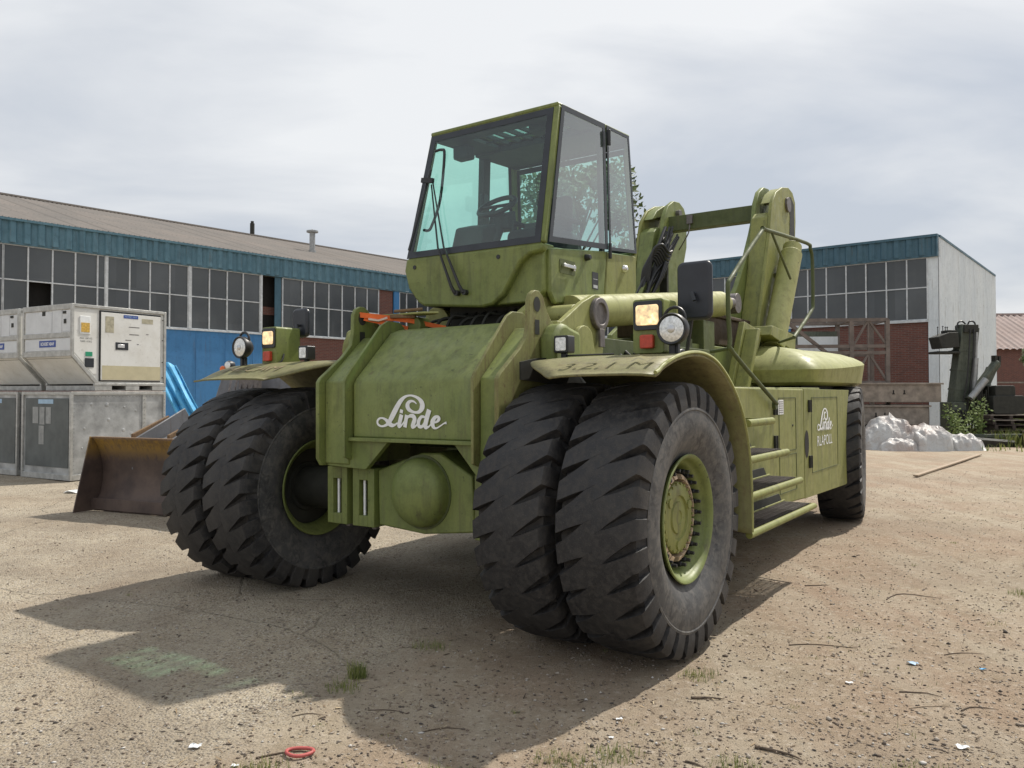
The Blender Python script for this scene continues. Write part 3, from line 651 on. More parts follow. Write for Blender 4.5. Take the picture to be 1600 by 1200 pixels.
panel('side_window', [sh(PB, .035, .015, .01), sh(A['BBR'], .03, -.01, .01), sh(A['BTR'], .03, -.01, .005), sh(PT, .035, .015, .01)], .028, 'sideglass')
panel('side_window', [sh(PBl, -.035, -.0, .01), sh(A['FBL'], -.035, .03, .01), sh(A['FTL'], -.035, .0, 0), sh(PTl, -.035, -.0, 0)], .04)
panel('side_window', [sh(A['BBL'], -.03, -.01, .01), sh(PBl, -.035, .02, .01), sh(PTl, -.035, .02, 0), sh(A['BTL'], -.03, -.01, 0)], .04)
panel('rear_window', [sh(A['BBR'], 0, .03, .02), sh(A['BBL'], 0, .03, .02), sh(A['BTL'], 0, .03, -.09), sh(A['BTR'], 0, .03, -.09)], .05)
b = MB(); b.hexa([sh(A['BTL'], 0, -.02, -.09), sh(A['BTR'], 0, -.02, -.09), sh(A['BTR'], 0, .02, -.09), sh(A['BTL'], 0, .02, -.09)], [sh(A['BTL'], 0, -.02, 0), sh(A['BTR'], 0, -.02, 0), sh(A['BTR'], 0, .02, 0), sh(A['BTL'], 0, .02, 0)]); b.obj('rear_header', 'interior', cabo)
# roof: skin around a barred skylight
zf = lambda y: 3.792 + (y - .66) * .05
b = MB()
def slab(x0, x1, y0, y1, dz=0, th=.035): b.hexa([(x0, y0, zf(y0) + dz), (x1, y0, zf(y0) + dz), (x1, y1, zf(y1) + dz), (x0, y1, zf(y1) + dz)], [(x0 + .0, y0, zf(y0) + dz + th), (x1, y0, zf(y0) + dz + th), (x1, y1, zf(y1) + dz + th), (x0, y1, zf(y1) + dz + th)])
slab(-.49, .795, .665, .83); slab(-.49, .795, 1.26, 1.90); slab(-.49, -.17, .83, 1.26); slab(.66, .795, .83, 1.26)
rf = b.obj('roof', 'green', MC, bevel=.012)
b = MB(); slab(-.46, .77, .70, .83, -.05, .03); slab(-.46, .77, 1.26, 1.88, -.07, .05); slab(-.46, -.17, .83, 1.26, -.05, .03); slab(.66, .77, .83, 1.26, -.05, .03); b.obj('headliner', 'interior', rf)
b = MB(); slab(-.17, .66, .83, 1.26, .012, .006); b.obj('skylight', 'skyglass', rf)
b = MB()
for k in range(7):
    x = -.09 + .118 * k; slab(x, x + .030, .835, 1.255, -.03, .03)
slab(-.165, .655, 1.03, 1.06, -.045, .012); b.obj('skylight_bars', 'interior', rf)
# lower cab body
b = MB()     # front apron with swept right edge
ap = [(-.525, 2.70), (-.545, 2.60), (-.50, 2.45), (-.40, 2.33), (-.34, 2.295), (.25, 2.245), (.36, 2.26), (.46, 2.33), (.54, 2.45), (.62, 2.565), (.70, 2.615), (.80, 2.625), (.825, 2.64), (.825, 2.685)]
b.prism(ap, .385, .46, 'y'); apr = P('front_apron', b, 'green', .018)
b = MB()
for (x, z) in ((-.43, 2.62), (.42, 2.62)): b.lathe([(-.006, 0), (-.006, .017), (.004, .017)], 14, (x, .385, z), 'y')
b.obj('bolt', 'black', apr)
b = MB(); b.prism([(-.49, 2.70), (-.49, 2.45), (-.34, 2.31), (.30, 2.26), (.70, 2.26), (.79, 2.34), (.79, 2.70)], .445, .60, 'y')
b.hexa([(-.44, .60, 2.32), (.70, .60, 2.28), (.70, 1.93, 2.40), (-.44, 1.93, 2.40)], [(-.48, .60, 2.69), (.775, .60, 2.69), (.775, 1.95, 2.79), (-.48, 1.95, 2.79)]); P('cab_tub', b, 'green', .012)
b = MB(); b.prism([(-.535, 2.60), (-.49, 2.60), (-.34, 2.30), (-.385, 2.30)], .47, .9, 'y'); P('corner_trim', b, 'black', .004)
b = MB(); b.prism([(.49, 2.655), (.49, 2.33), (.56, 2.245), (1.33, 2.34), (1.395, 2.765), (.60, 2.675)], .78, .822); dr = P('door', b, 'green', .014)
b = MB(); b.prism([(1.345, 2.345), (1.90, 2.40), (1.955, 2.50), (1.955, 2.80), (1.41, 2.762)], .78, .82); sp = P('side_panel', b, 'green_side', .014)
b = MB(); b.prism(rrect(.62, .85, 2.49, 2.60, .015), .822, .826); b.obj('handle_recess', 'green_dark', dr)
b = MB(); b.box(.828, .85, .645, .665, 2.535, 2.565); b.box(.828, .85, .80, .82, 2.52, 2.57); b.box(.84, .856, .645, .82, 2.535, 2.562); b.obj('door_handle', 'chrome', dr, bevel=.004)
b = MB(); b.lathe([(0, 0), (0, .028), (.03, .024), (.045, .018), (.045, 0)], 16, (.822, 1.03, 2.66)); b.obj('lock', 'black', dr, smooth=40)
b = MB(); b.lathe([(0, 0), (0, .035), (.02, .03), (.035, .012), (.035, 0)], 18, (.82, 1.71, 2.655)); b.obj('catch', 'chrome', sp, smooth=40)
b = MB(); b.box(.8225, .8245, 1.13, 1.23, 2.42, 2.56); b.obj('sticker', 'black', dr); b = MB(); b.box(.8250, .8262, 1.145, 1.215, 2.43, 2.455); b.box(.8250, .8262, 1.145, 1.215, 2.50, 2.505); b.obj('sticker_print', 'alu', dr)
b = MB()
for z in (2.70, 3.66): b.tube([(.848, 1.40, z), (.848, 1.40, z + .13)], .016, 8)
P('hinge', b, 'black', .003)
# wiper
b = MB(); b.tube([(.10, .35, 2.37), (.08, .33, 2.42), (-.10, .36, 2.75), (-.33, .50, 3.34)], [.016, .013, .008, .006], 8); b.tube([(.02, .35, 2.37), (.0, .33, 2.42), (-.16, .36, 2.75), (-.345, .50, 3.32)], [.016, .013, .008, .006], 8)
b.tube([(-.385, .54, 3.46), (-.46, .35, 2.76)], .012, 8); b.lathe([(-.03, 0), (-.03, .022), (.02, .022)], 12, (.11, .375, 2.37), 'y'); b.lathe([(-.03, 0), (-.03, .022), (.02, .022)], 12, (.03, .375, 2.37), 'y'); b.beam((-.42, .47, 3.36), (-.30, .47, 3.34), .03, .04)
P('wiper', b, 'black', 0, smooth=50)
b = MB(); b.tube(smoothpath([(-.40, .62, 3.64), (-.33, .62, 3.64), (-.285, .60, 3.58), (-.30, .56, 3.2), (-.34, .5, 2.98), (-.38, .5, 2.94), (-.43, .5, 2.95)], 4), .012, 8); P('grab_handle', b, 'black', 0, smooth=50)
# cab inside
b = MB(); b.box(-.47, .76, .50, 1.92, 2.66, 2.69); P('cab_floor', b, 'interior', 0)
seat = thing('operator_seat', None, None); seat.parent = MC
b = MB(); b.prism(rrect(.08, .54, 2.69, 2.96, .06), .98, 1.42, 'y'); b.obj('seat', 'seat', seat, bevel=.02)
b = MB(); b.hexa([(.14, 1.30, 2.96), (.50, 1.30, 2.96), (.50, 1.42, 2.96), (.14, 1.42, 2.96)], [(.18, 1.38, 3.30), (.46, 1.38, 3.30), (.46, 1.48, 3.30), (.18, 1.48, 3.30)]); b.obj('backrest', 'seat', seat, bevel=.04)
b = MB(); b.box(.07, .12, 1.05, 1.4, 3.02, 3.06); b.box(.52, .57, 1.05, 1.4, 3.02, 3.06); b.obj('armrest', 'seat', seat, bevel=.015)
b = MB(); b.hexa([(-.30, .66, 2.69), (.04, .66, 2.69), (.04, .95, 2.69), (-.30, .95, 2.69)], [(-.27, .72, 2.98), (.01, .72, 2.96), (.02, .93, 3.02), (-.26, .93, 3.04)]); P('dashboard', b, 'interior', .02)
b = MB(); b.tube([(-.02, .80, 2.70), (-.02, 1.0, 3.02), (-.03, 1.05, 3.16)], [.06, .055, .04], 14); b.lathe([(0, .16), (.05, .15)], 20, (0, 0, 0), 'z'); b = MB(); b.tube([(-.02, .80, 2.70), (-.02, 1.0, 3.02), (-.03, 1.03, 3.14)], [.07, .06, .045], 14); b.hexa([(-.12, .98, 2.98), (.10, .98, 2.98), (.10, 1.12, 2.98), (-.12, 1.12, 2.98)], [(-.10, .98, 3.10), (.08, .98, 3.10), (.08, 1.12, 3.16), (-.10, 1.12, 3.16)]); P('steering_column', b, 'interior', .01)
b = MB(); cc = Vector((-.06, 1.04, 3.20)); ua = Vector((1, 0, 0)); ub = Vector((0, .80, .60)).normalized()
b.tube([cc + ua * .17 * cos(2 * pi * k / 24) + ub * .17 * sin(2 * pi * k / 24) for k in range(25)], .022, 8, False); b.tube([cc - ua * .16, cc, cc + ua * .16], .014, 6); b.tube([cc - ub * .16, cc], .014, 6); P('steering_wheel', b, 'black', 0, smooth=60)
b = MB(); b.box(.25, .50, 1.0, 1.2, 2.69, 3.0); b.tube([(.35, 1.1, 3.0), (.36, 1.08, 3.18)], .02, 8); b.tube([(.12, 1.0, 2.69), (.10, 1.05, 3.06)], .014, 6); P('control_console', b, 'interior', .02)
b = MB(); b.box(-.36, -.20, .80, .92, 3.60, 3.72); b.box(.40, .62, .84, .98, 3.70, 3.79); P('cab_speaker', b, 'interior', .02)
b = MB(); b.box(-.44, -.40, 1.30, 1.38, 3.28, 3.42); P('interior_box', b, 'gasket', .01)

# fenders -----------------------------------------------------------
def fender(prof, xin, xout, name='front_fender'):
    Pp = smoothpath([(0, y, z) for y, z in prof], 5); n = len(Pp); G = []
    for i, p in enumerate(Pp):
        xi = xin(p.y); G.append([(xi + (xout - xi) * t + (0), p.y, p.z - .012 * (2 * t - 1) ** 4) for t in [k / 8 for k in range(9)]])
    b = MB(); b.grid(G); o = b.obj(name, 'fender', MC, smooth=60, recalc=False)
    md = o.modifiers.new('solid', 'SOLIDIFY'); md.thickness = .014; md.offset = -1; md.use_even_offset = True
    return o
fr = [(-.615, 1.678), (-.57, 1.692), (-.50, 1.725), (-.32, 1.775), (-.10, 1.806), (.12, 1.803), (.35, 1.745), (.60, 1.60), (.78, 1.42), (.90, 1.18), (.945, .90), (.95, .60)]
frm = fender(fr, lambda y: 1.12 + max(0, min(1, (-y - .20) / .45)) ** 1.6 * .42, 2.165)
b = MB(); rim = [(y, z) for y, z in fr]
pp = smoothpath([(2.165, y, z) for y, z in fr], 5); b.tube([p for p in pp], .012, 6); b.obj('edge_bead', 'green_light', frm, smooth=60)
b = MB(); inner = [(p.y, p.z) for p in smoothpath([(0, y, z) for y, z in fr[3:]], 3)]; b.prism(inner + [(.95, 1.3), (.3, 1.62), (-.32, 1.66)], 1.085, 1.10); b.obj('inner_fender_plate', 'dark', frm)
fl = [(-.52, 1.70), (-.44, 1.715), (-.27, 1.79), (-.08, 1.838), (.12, 1.838), (.35, 1.765), (.60, 1.60), (.78, 1.42), (.90, 1.18), (.945, .90), (.95, .60)]
flm = fender(fl, lambda y: -.74 - max(0, min(1, (-y - .12) / .34)) ** 1.3 * .48, -2.13)
for (x0, x1, y0, y1, k) in ((1.45, 2.0, -.50, -.36, 0),): pass
# faded stencilled marks on the fender flaps (unreadable remains of lettering)
def on_fender(prof, y):
    for (a, b_) in zip(prof, prof[1:]):
        if a[0] <= y <= b_[0]: return a[1] + (b_[1] - a[1]) * (y - a[0]) / (b_[0] - a[0])
M['fademark'] = simple('faded_mauve_stencil_paint', (.25, .20, .11), .7, 0, .3, 18)
M['fademark2'] = simple('faded_dark_stencil_paint', (.16, .145, .075), .7, 0, .3, 18)
for (own, prof, body, x, y, mt, sz) in ((frm, fr, '3.2.1 M', 1.80, -.47, 'fademark2', .16), (flm, fl, 'MECAM', -1.62, -.31, 'fademark', .17)):
    z0 = on_fender(prof, y); z1 = on_fender(prof, y + .1); text('faded_lettering', body, sz, mt, own, (x, y, z0 + .022), (math.atan2(z1 - z0, .1), 0, 0), 1.25)

# lamps and mirrors ------------------------------------------------------
def lampbox(x0, x1, y0, y1, z0, z1):
    b = MB(); xm = (x0 + x1) / 2; b.prism(rrect(x0, x1, z0, z1, .02), y0, y1, 'y'); o = P('lamp_box', b, 'green', .004)
    b = MB(); b.prism(rrect(x0 + .008, x1 - .008, z0 + .145, z1 - .012, .02), y0 - .012, y0, 'y'); b.obj('bezel', 'gasket', o, bevel=.003)
    b = MB(); b.prism(rrect(x0 + .028, x1 - .028, z0 + .175, z1 - .038, .018), y0 - .020, y0 - .012, 'y'); b.obj('headlight', 'lamplit', o, bevel=.004)
    b = MB(); b.prism(rrect(xm - .045, xm + .045, z0 + .03, z0 + .115, .012), y0 - .035, y0, 'y'); b.obj('turn_signal', 'redlens', o, bevel=.006)
    return o
lampbox(1.735, 1.945, .0, .20, 1.815, 2.155); lampbox(-1.79, -1.60, -.08, .18, 1.838, 2.165)
def round_lamp(x, y, z, tilt=0):
    b = MB(); b.lathe([(-.03, .078), (-.04, .092), (-.03, .098), (.02, .096), (.055, .075), (.085, .045), (.09, 0)], 28, (x, y, z), 'y', closed=True)
    b.tube([(x + .07 * cos(t), y + .02, z + .06 + .075 * sin(t)) for t in [i * pi / 10 for i in range(11)]], .010, 8)
    b.box(x - .03, x + .03, y, y + .03, z - .17, z - .09); b.box(x - .012, x + .012, y - .01, y + .04, 1.79, z - .09)
    o = P('work_lamp', b, 'black', 0, smooth=40)
    b = MB(); b.lathe([(-.030, .080), (-.034, .06), (-.036, .03), (-.037, 0)], 28, (x, y, z), 'y'); b.obj('lens', 'headglass', o, smooth=50, recalc=True)
    b = MB(); b.lathe([(-.039, .024), (-.041, .02), (-.042, 0)], 16, (x, y, z), 'y'); b.obj('bulb_shield', 'chrome', o, smooth=50)
    return o
round_lamp(2.02, -.03, 1.955); round_lamp(-1.97, -.15, 1.995)
def square_lamp(x, y, z):
    b = MB(); b.prism(rrect(x - .055, x + .055, z - .058, z + .058, .012), y, y + .09, 'y'); b.box(x - .02, x + .02, y + .03, y + .06, z - .10, z - .055); o = P('small_work_lamp', b, 'black', .005)
    b = MB(); b.prism(rrect(x - .040, x + .040, z - .044, z + .044, .01), y - .006, y, 'y'); b.obj('lens', 'headglass', o, bevel=.002)
square_lamp(1.24, -.06, 1.895); square_lamp(-1.24, -.10, 1.925)
def mirror(x, y, z0, z1, w, zb):
    b = MB(); b.prism(rrect(x - w / 2, x + w / 2, z0, z1, .045, 5), y, y + .05, 'y'); o = P('mirror', b, 'mirrorback', .02)
    b = MB(); b.tube([(x, y + .02, (z0 + z1) / 2 - .03), (x, y - .03, (z0 + z1) / 2 - .02), (x + .02, y - .04, (z0 + z1) / 2 - .07)], .013, 6); b.tube([(x - w / 2 + .08, y + .07, z0 + .05), (x - w / 2 + .02, y + .1, zb)], .014, 8); b.obj('mirror_bracket', 'gasket', o)
mirror(2.02, .30, 2.035, 2.415, .235, 1.8); mirror(-1.66, .22, 2.09, 2.35, .20, 2.1)
b = MB(); b.tube(smoothpath([(-1.97, -.12, 1.85), (-1.9, -.16, 1.835), (-1.80, -.12, 1.83)]), .007, 6); b.tube(smoothpath([(-1.60, .0, 1.93), (-1.58, -.05, 1.86), (-1.68, -.10, 1.835)]), .007, 6); b.tube(smoothpath([(1.25, 0, 1.82), (1.4, -.1, 1.815), (1.6, .0, 1.82)]), .006, 6); P('lamp_cable', b, 'rubber', 0)

# side body ------------------------------------------------------------------
X1 = 1.87
b = MB(); b.prism([(1.20, .62), (3.43, .535), (3.445, .535), (3.445, 1.60), (1.20, 1.612)], 1.2, X1); sb1 = P('side_locker', b, 'green_side', .02)
arch_ = [(5.42, 1.585)] + [(6.05 - .86 * cos(t), .83 + .86 * sin(t)) for t in [radians(a) for a in (58, 45, 32, 20, 8, -4, -14)]]
b = MB(); b.prism([(3.455, .535), (3.455, 1.600), (5.42, 1.588)] + [(5.42, 1.585), (5.33, 1.40), (5.27, 1.2), (5.24, 1.0), (5.235, .75), (5.25, .515), (5.20, .505)], 1.2, X1); sb2 = P('side_locker', b, 'green_side', .02)
b = MB()
for (y0, y1, z0, z1) in ((2.62, 3.16, 1.03, 1.52), (2.62, 3.16, .66, 1.0), (3.72, 4.82, .76, 1.515)):
    w = .007
    b.box(X1 + .001, X1 + .004, y0, y1, z0, z0 + w); b.box(X1 + .001, X1 + .004, y0, y1, z1 - w, z1); b.box(X1 + .001, X1 + .004, y0, y0 + w, z0 + w, z1 - w); b.box(X1 + .001, X1 + .004, y1 - w, y1, z0 + w, z1 - w)
b.obj('door_gap', 'green_dark', sb1)
for (y, z) in ((2.50, 1.43), (2.50, 1.13), (3.64, 1.43), (3.64, .88)):
    b = MB(); b.box(X1 + .001, X1 + .02, y - .045, y - .01, z - .06, z + .06); b.box(X1 + .001, X1 + .014, y + .005, y + .035, z - .05, z + .05); b.tube([(X1 + .02, y - .002, z - .06), (X1 + .02, y - .002, z + .06)], .011, 8); b.obj('hinge', 'dark', sb1 if y < 3 else sb2)
b = MB(); n = 24; b.add([(X1 + .003, 3.53 + .075 * cos(2 * pi * k / n), 1.06 + .135 * sin(2 * pi * k / n)) for k in range(n)], [tuple(range(n))]); b.obj('oval_hole_shade', 'void', sb2, recalc=False)  # flat black oval on the surface paints the shade of a hole
b = MB(); b.lathe([(0, .0), (0, .012), (.006, .010), (.006, 0)], 10, (X1, 3.05, 1.26)); b.obj('latch', 'dark', sb1)
b = MB(); b.box(X1 + .001, X1 + .003, 2.60, 2.76, 1.37, 1.50); st = b.obj('sticker', 'decal', sb1)
b = MB()
for k in range(6): b.box(X1 + .0035, X1 + .0045, 2.615, 2.745, 1.385 + .019 * k, 1.391 + .019 * k)
b.obj('sticker_print', 'pin', sb1)
b = MB(); b.box(1.0, 1.30, 5.0, 7.0, .55, 1.6); b.box(-1.55, -.6, 1.2, 5.0, .6, 1.6); b.box(-.5, .9, 5.4, 6.9, .7, 1.64); b.tube([(-1.3, 6, .81), (1.5, 6, .81)], .14, 14); P('rear_chassis', b, 'green_dark', .01)
# steps
for (z, y1) in ((.572, 2.72), (.835, 2.30), (1.092, 1.92), (1.352, 1.54)):
    b = MB(); xo = 2.135; b.tube([(xo, .97, z), (xo, y1, z)], .027, 12); b.box(X1, xo, y1 - .012, y1 + .004, z - .02, z + .022); b.box(X1 + .002, X1 + .02, .97, y1 - .015, z + .0, z + .04)
    o = P('step', b, 'green_side', .004)
    if z < 1.3:
        b = MB(); k = 0; yy = 1.0
        while yy < y1 - .06:
            b.box(X1 + .02, xo - .025, yy, yy + .008, z + .004, z + .03); yy += .035
        for xx in (X1 + .07, X1 + .13, X1 + .19): b.box(xx, xx + .006, 1.0, y1 - .03, z + .006, z + .028)
        b.obj('step_grating', 'pin', o)
        b = MB(); b.prism([(1.0, z + .035), (y1 - .09, z + .035), (y1 - .17, z + .105), (1.0, z + .105)], X1 + .003, X1 + .012); b.obj('kick_plate', 'dark', o)
# handrail
b = MB(); xr = 1.93
hr = [(xr, 2.36, 1.47), (xr, 1.30, 1.86), (xr, 1.22, 1.96), (xr, 1.19, 2.33), (xr, 1.30, 2.45), (xr, 2.02, 2.90), (xr, 2.14, 2.93), (xr, 3.42, 3.015), (xr, 3.55, 2.98), (xr, 3.62, 2.88), (xr, 3.62, 2.48), (xr, 3.54, 2.36), (xr, 2.92, 2.07)]
b.tube(smoothpath(hr, 3), .017, 10); b.tube([(xr, 2.30, 2.93), (xr, 2.84, 2.60)], .011, 8); b.tube([(xr, 1.26, 1.9), (1.75, 1.30, 1.88)], .014, 8); b.lathe([(-.03, .0), (-.03, .04), (0, .04), (0, 0)], 12, (xr, 2.36, 1.46)); b.tube([(xr, 2.92, 2.07), (1.24, 4.85, 2.15)], .015, 8)
P('handrail', b, 'green_dark', 0, smooth=50)
# counterweight
def cw():
    def ring(z_f, z_r, ins, n=None):
        pts = [(1.22, 4.14), (1.72, 4.16), (1.86, 4.45), (1.88, 5.3), (1.86, 6.3), (1.70, 6.95), (1.25, 7.35), (.5, 7.45)]
        pts = [(p.x, p.y) for p in smoothpath([(x, y, 0) for x, y in pts], 4)]
        pts = pts + [(.16 - x, y) for x, y in pts[::-1]]
        cx, cy = .08, 5.7; out = []
        for x, y in pts:
            dx, dy = x - cx, y - cy; L = sqrt(dx * dx + dy * dy); x2, y2 = x - dx / L * ins, y - dy / L * ins
            t = max(0, (y - 4.14) / 3.2); out.append((x2, y2, z_f + (z_r - z_f) * t ** 1.3))
        return out
    R = [ring(1.64, 1.64, .12), ring(1.675, 1.675, .04), ring(1.81, 1.965, 0.), ring(1.85, 1.995, .03), ring(1.93, 2.04, .14), ring(2.00, 2.08, .30), ring(2.06, 2.11, .52), ring(2.10, 2.13, .8), ring(2.13, 2.14, 1.1)]
    b = MB(); n = len(R[0]); vs = [p for r in R for p in r]
    fs = [(i * n + k, i * n + (k + 1) % n, (i + 1) * n + (k + 1) % n, (i + 1) * n + k) for i in range(len(R) - 1) for k in range(n)] + [tuple(range(n))[::-1], tuple(len(vs) - n + k for k in range(n))]
    b.add(vs, fs); o = b.obj('counterweight', 'green_light', MC, smooth=30)
    return o
cwo = cw()
b = MB(); b.box(-1.4, 1.6, 4.4, 7.0, 1.60, 1.64); b.obj('underside', 'dark', cwo)
# boom towers
def tower(s, c0):
    f = lambda x: c0 + s * x
    outp = [(5.55, 3.95), (5.75, 4.14), (6.02, 4.255), (6.30, 4.31), (6.50, 4.28), (6.62, 4.17), (6.63, 3.9), (6.56, 3.5), (6.2, 2.7), (5.85, 2.02), (4.90, 2.02), (4.98, 2.42), (5.20, 2.95), (5.42, 3.5), (5.50, 3.8)]
    inp = [(5.72, 4.02), (5.86, 4.20), (6.05, 4.30), (6.25, 4.32), (6.42, 4.26), (6.52, 4.12), (6.5, 3.7), (6.1, 2.8), (5.7, 1.9), (4.05, 1.9), (4.10, 2.28), (4.55, 2.52), (4.95, 2.86), (5.30, 3.26), (5.54, 3.60), (5.66, 3.8)]
    b = MB(); b.prism(outp, f(.93), f(.97)); t = P('boom_tower', b, 'green_side', .008)
    b = MB(); b.prism(inp, f(.66), f(.72)); b.obj('inner_plate', 'green', t, bevel=.008)
    b = MB(); b.prism([(5.50, 3.78), (5.62, 3.86), (6.1, 3.86), (5.8, 2.1), (4.95, 2.1), (5.04, 2.44), (5.27, 2.98)], f(.72), f(.93)); b.prism([(5.62, 3.98), (5.78, 4.13), (6.04, 4.25), (6.28, 4.30), (6.3, 4.26), (5.9, 4.06)], f(.80), f(.935)); b.obj('tower_web', 'green_side' if s > 0 else 'green', t, bevel=.01)
    b = MB(); b.lathe([(0, .0), (0, .10), (.03 * s, .10), (.03 * s, 0)], 20, (f(.97), 6.22, 4.06)); b.lathe([(0, 0), (0, .055), (.33 * s, .055)], 16, (f(.60), 6.15, 4.13)); b.obj('tower_pin', 'pin', t, bevel=.003)
    b = MB(); b.prism([(6.22, 4.16), (6.40, 4.20), (6.54, 4.12), (6.55, 3.6), (6.42, 3.3), (6.30, 3.5), (6.34, 3.95)], f(.9705), f(.974)); b.obj('recess_shade', 'dark', t)  # flat dark plate paints the shade of a recess
    b = MB(); b.lathe([(0, 0), (0, .035), (.02 * s, .03), (.02 * s, 0)], 12, (f(.97), 5.66, 3.05)); b.obj('grease_fitting', 'dark', t)
    return t
tower(1, 0); tower(-1, .10)
b = MB(); b.box(-.62, .72, 5.86, 6.02, 3.83, 4.04); cb = P('cross_bar', b, 'green_dark', .006)
b = MB(); b.box(-.28, -.20, 5.82, 5.86, 3.90, 4.02); b.tube(smoothpath([(-.24, 5.84, 3.9), (-.25, 5.82, 3.78), (-.33, 5.84, 3.66), (-.42, 5.88, 3.56)]), .009, 6); b.obj('junction_box', 'pin', cb)
# hydraulic hoses on the left tower
b = MB(); rr = random.Random(5)
for k in range(16):
    x = -.50 + .012 * k + rr.uniform(-.02, .02); y = 5.35 + rr.uniform(-.1, .1)
    b.tube(smoothpath([(x - .05, y + .35, 3.75 + rr.uniform(-.1, .1)), (x - .06, y + .1, 3.45 + rr.uniform(-.1, .1)), (x - .10 + rr.uniform(-.05, .05), y - .15, 3.1), (x - .16 + rr.uniform(-.05, .05), y - .35, 2.7), (x - .16, y - .45, 2.3)]), rr.choice([.014, .02, .026]), 8)
for k in range(7):
    x = -.50 + .02 * k; b.tube(smoothpath([(x - .16, 5.15, 2.9), (x - .10, 5.12, 3.22 + .03 * k), (x + .0, 5.2, 3.35 + .03 * k), (x + .05, 5.3, 3.2 + .04 * k), (x + .06, 5.4, 3.16 + .05 * k)]), .02, 8)
P('hydraulic_hoses', b, 'rubber', 0, smooth=60)
b = MB()
for k in range(7): b.lathe([(-.03, 0), (-.03, .024), (.03, .024), (.03, 0)], 6, (-.43 + .012 * (k % 3), 5.38 + .03 * (k % 2), 3.14 + .06 * k), 'z')
b.box(-.55, -.44, 5.5, 5.56, 2.9, 3.65); P('hose_manifold', b, 'dark', .004)
# slanted strut cylinder, strut boxes
b = MB(); b.tube([(1.13, 4.95, 2.08), (1.13, 5.80, 3.33)], .135, 24); b.tube([(1.13, 5.80, 3.33), (1.13, 5.87, 3.44)], .115, 24); P('strut_cylinder', b, 'green_light', .01)
b = MB(); b.prism([(3.55, 1.62), (4.00, 2.34), (4.62, 2.26), (4.40, 2.0), (4.55, 1.62)], 1.05, 1.12); b.prism([(4.52, 2.22), (4.60, 2.33), (5.55, 2.27), (5.50, 2.06)], 1.0, 1.24); b.prism([(3.62, 1.62), (4.02, 2.26), (4.10, 2.26), (3.72, 1.62)], 1.12, 1.26); P('strut_bracket', b, 'green_side', .008)
b = MB(); b.lathe([(1.62, .0), (1.62, .20), (2.10, .20), (2.10, 0)], 28, (1.05, 5.15, 0), 'z'); P('pivot_post', b, 'green', .008)
# script logo ---------------------------------------------------------------
STROKES = [
 [(925,240,14),(880,208,26),(820,200,38),(770,225,60),(752,270,78),(780,320,62),(850,352,40),(920,362,38),(985,345,60),(1030,290,90),(1025,225,80),(965,165,50),(880,130,34),(790,120,28),(700,142,44),(620,200,72),(550,285,85),(490,370,90),(435,450,85),(385,515,62),(320,556,40),(240,570,28),(175,545,36),(158,500,38),(195,460,32),(260,450,28),(330,475,46),(390,520,80),(450,552,60),(510,545,34),(560,515,20)],
 [(640,395,70),(612,480,74),(590,560,66),(640,548,30),(705,480,20)], [(645,322,60),(632,372,60)],
 [(742,400,66),(722,490,68),(705,578,66)], [(705,490,20),(780,422,40),(855,412,62),(893,455,72),(868,520,72),(852,565,62),(900,562,34),(955,520,20)],
 [(1085,425,30),(1020,425,46),(968,490,66),(975,555,56),(1035,560,44),(1085,500,36)], [(1168,322,82),(1120,450,80),(1095,560,72),(1150,565,30),(1205,520,20)],
 [(1240,505,20),(1305,490,34),(1345,450,58),(1325,418,38),(1270,435,58),(1228,500,80),(1245,560,56),(1295,580,26),(1370,548,20),(1440,510,20),(1482,502,40)]]
def logo(parent, org, ux, uz, nrm, width, name='script_lettering'):
    b = MB(); org = Vector(org); ux = Vector(ux); uz = Vector(uz); nrm = Vector(nrm); k = width / 1370.; h = 0
    for stt in STROKES:
        P2 = smoothpath([(a, -c, w) for a, c, w in stt], 5); V = []
        for i, p in enumerate(P2):
            d = P2[min(i + 1, len(P2) - 1)] - P2[max(i - 1, 0)]; d = Vector((d.x, d.y, 0)).normalized(); nn = Vector((-d.y, d.x, 0)) * abs(p.z) / 2; h += 1.2e-5
            for s in (1, -1):
                q = (p + nn * s); V.append(org + ux * (q.x - 815) * k + uz * (q.y + 345) * k + nrm * (.002 + h))
        b.add(V, [(2 * i, 2 * i + 1, 2 * i + 3, 2 * i + 2) for i in range(len(P2) - 1)]); h += 1e-4
    return b.obj(name, 'decal', parent, recalc=False)
logo(hood, (.245, -.421, 1.455), (1, 0, 0), (0, 0, 1), (0, -1, 0), .66)
logo(sb2, (X1 + .001, 4.26, 1.285), (0, 1, 0), (0, 0, 1), (1, 0, 0), .66)
text('model_lettering', 'RLAPOLL', .15, 'decal', sb2, (X1 + .004, 4.24, 1.06), (pi / 2, 0, pi / 2), 1.05)
# ratchet strap lying over the front frame
sp_ = thing('ratchet_strap', 'orange ratchet strap hooked on the lifting ear and run across the frame below the cab', 'ratchet strap')
sp_.location = MC.location; sp_.rotation_euler = MC.rotation_euler
b = MB(); b.beam((-.62, -.06, 2.205), (-.30, .18, 2.16), .012, .04); b.beam((-.31, .17, 2.16), (-.10, .38, 2.10), .012, .035); b.beam((-.60, -.03, 2.175), (-.34, .20, 2.10), .012, .03); b.obj('strap_webbing', 'strap', sp_)
b = MB(); b.beam((-.42, .08, 2.19), (-.26, .20, 2.19), .05, .03); b.tube([(-.40, .10, 2.23), (-.22, .24, 2.25)], .014, 8); b.obj('ratchet', 'rustorange', sp_, bevel=.005)
b = MB(); b.tube([(-.56, -.02, 2.17), (-.50, .03, 2.16), (-.44, .07, 2.18)], .012, 6); b.obj('hook', 'chrome', sp_)
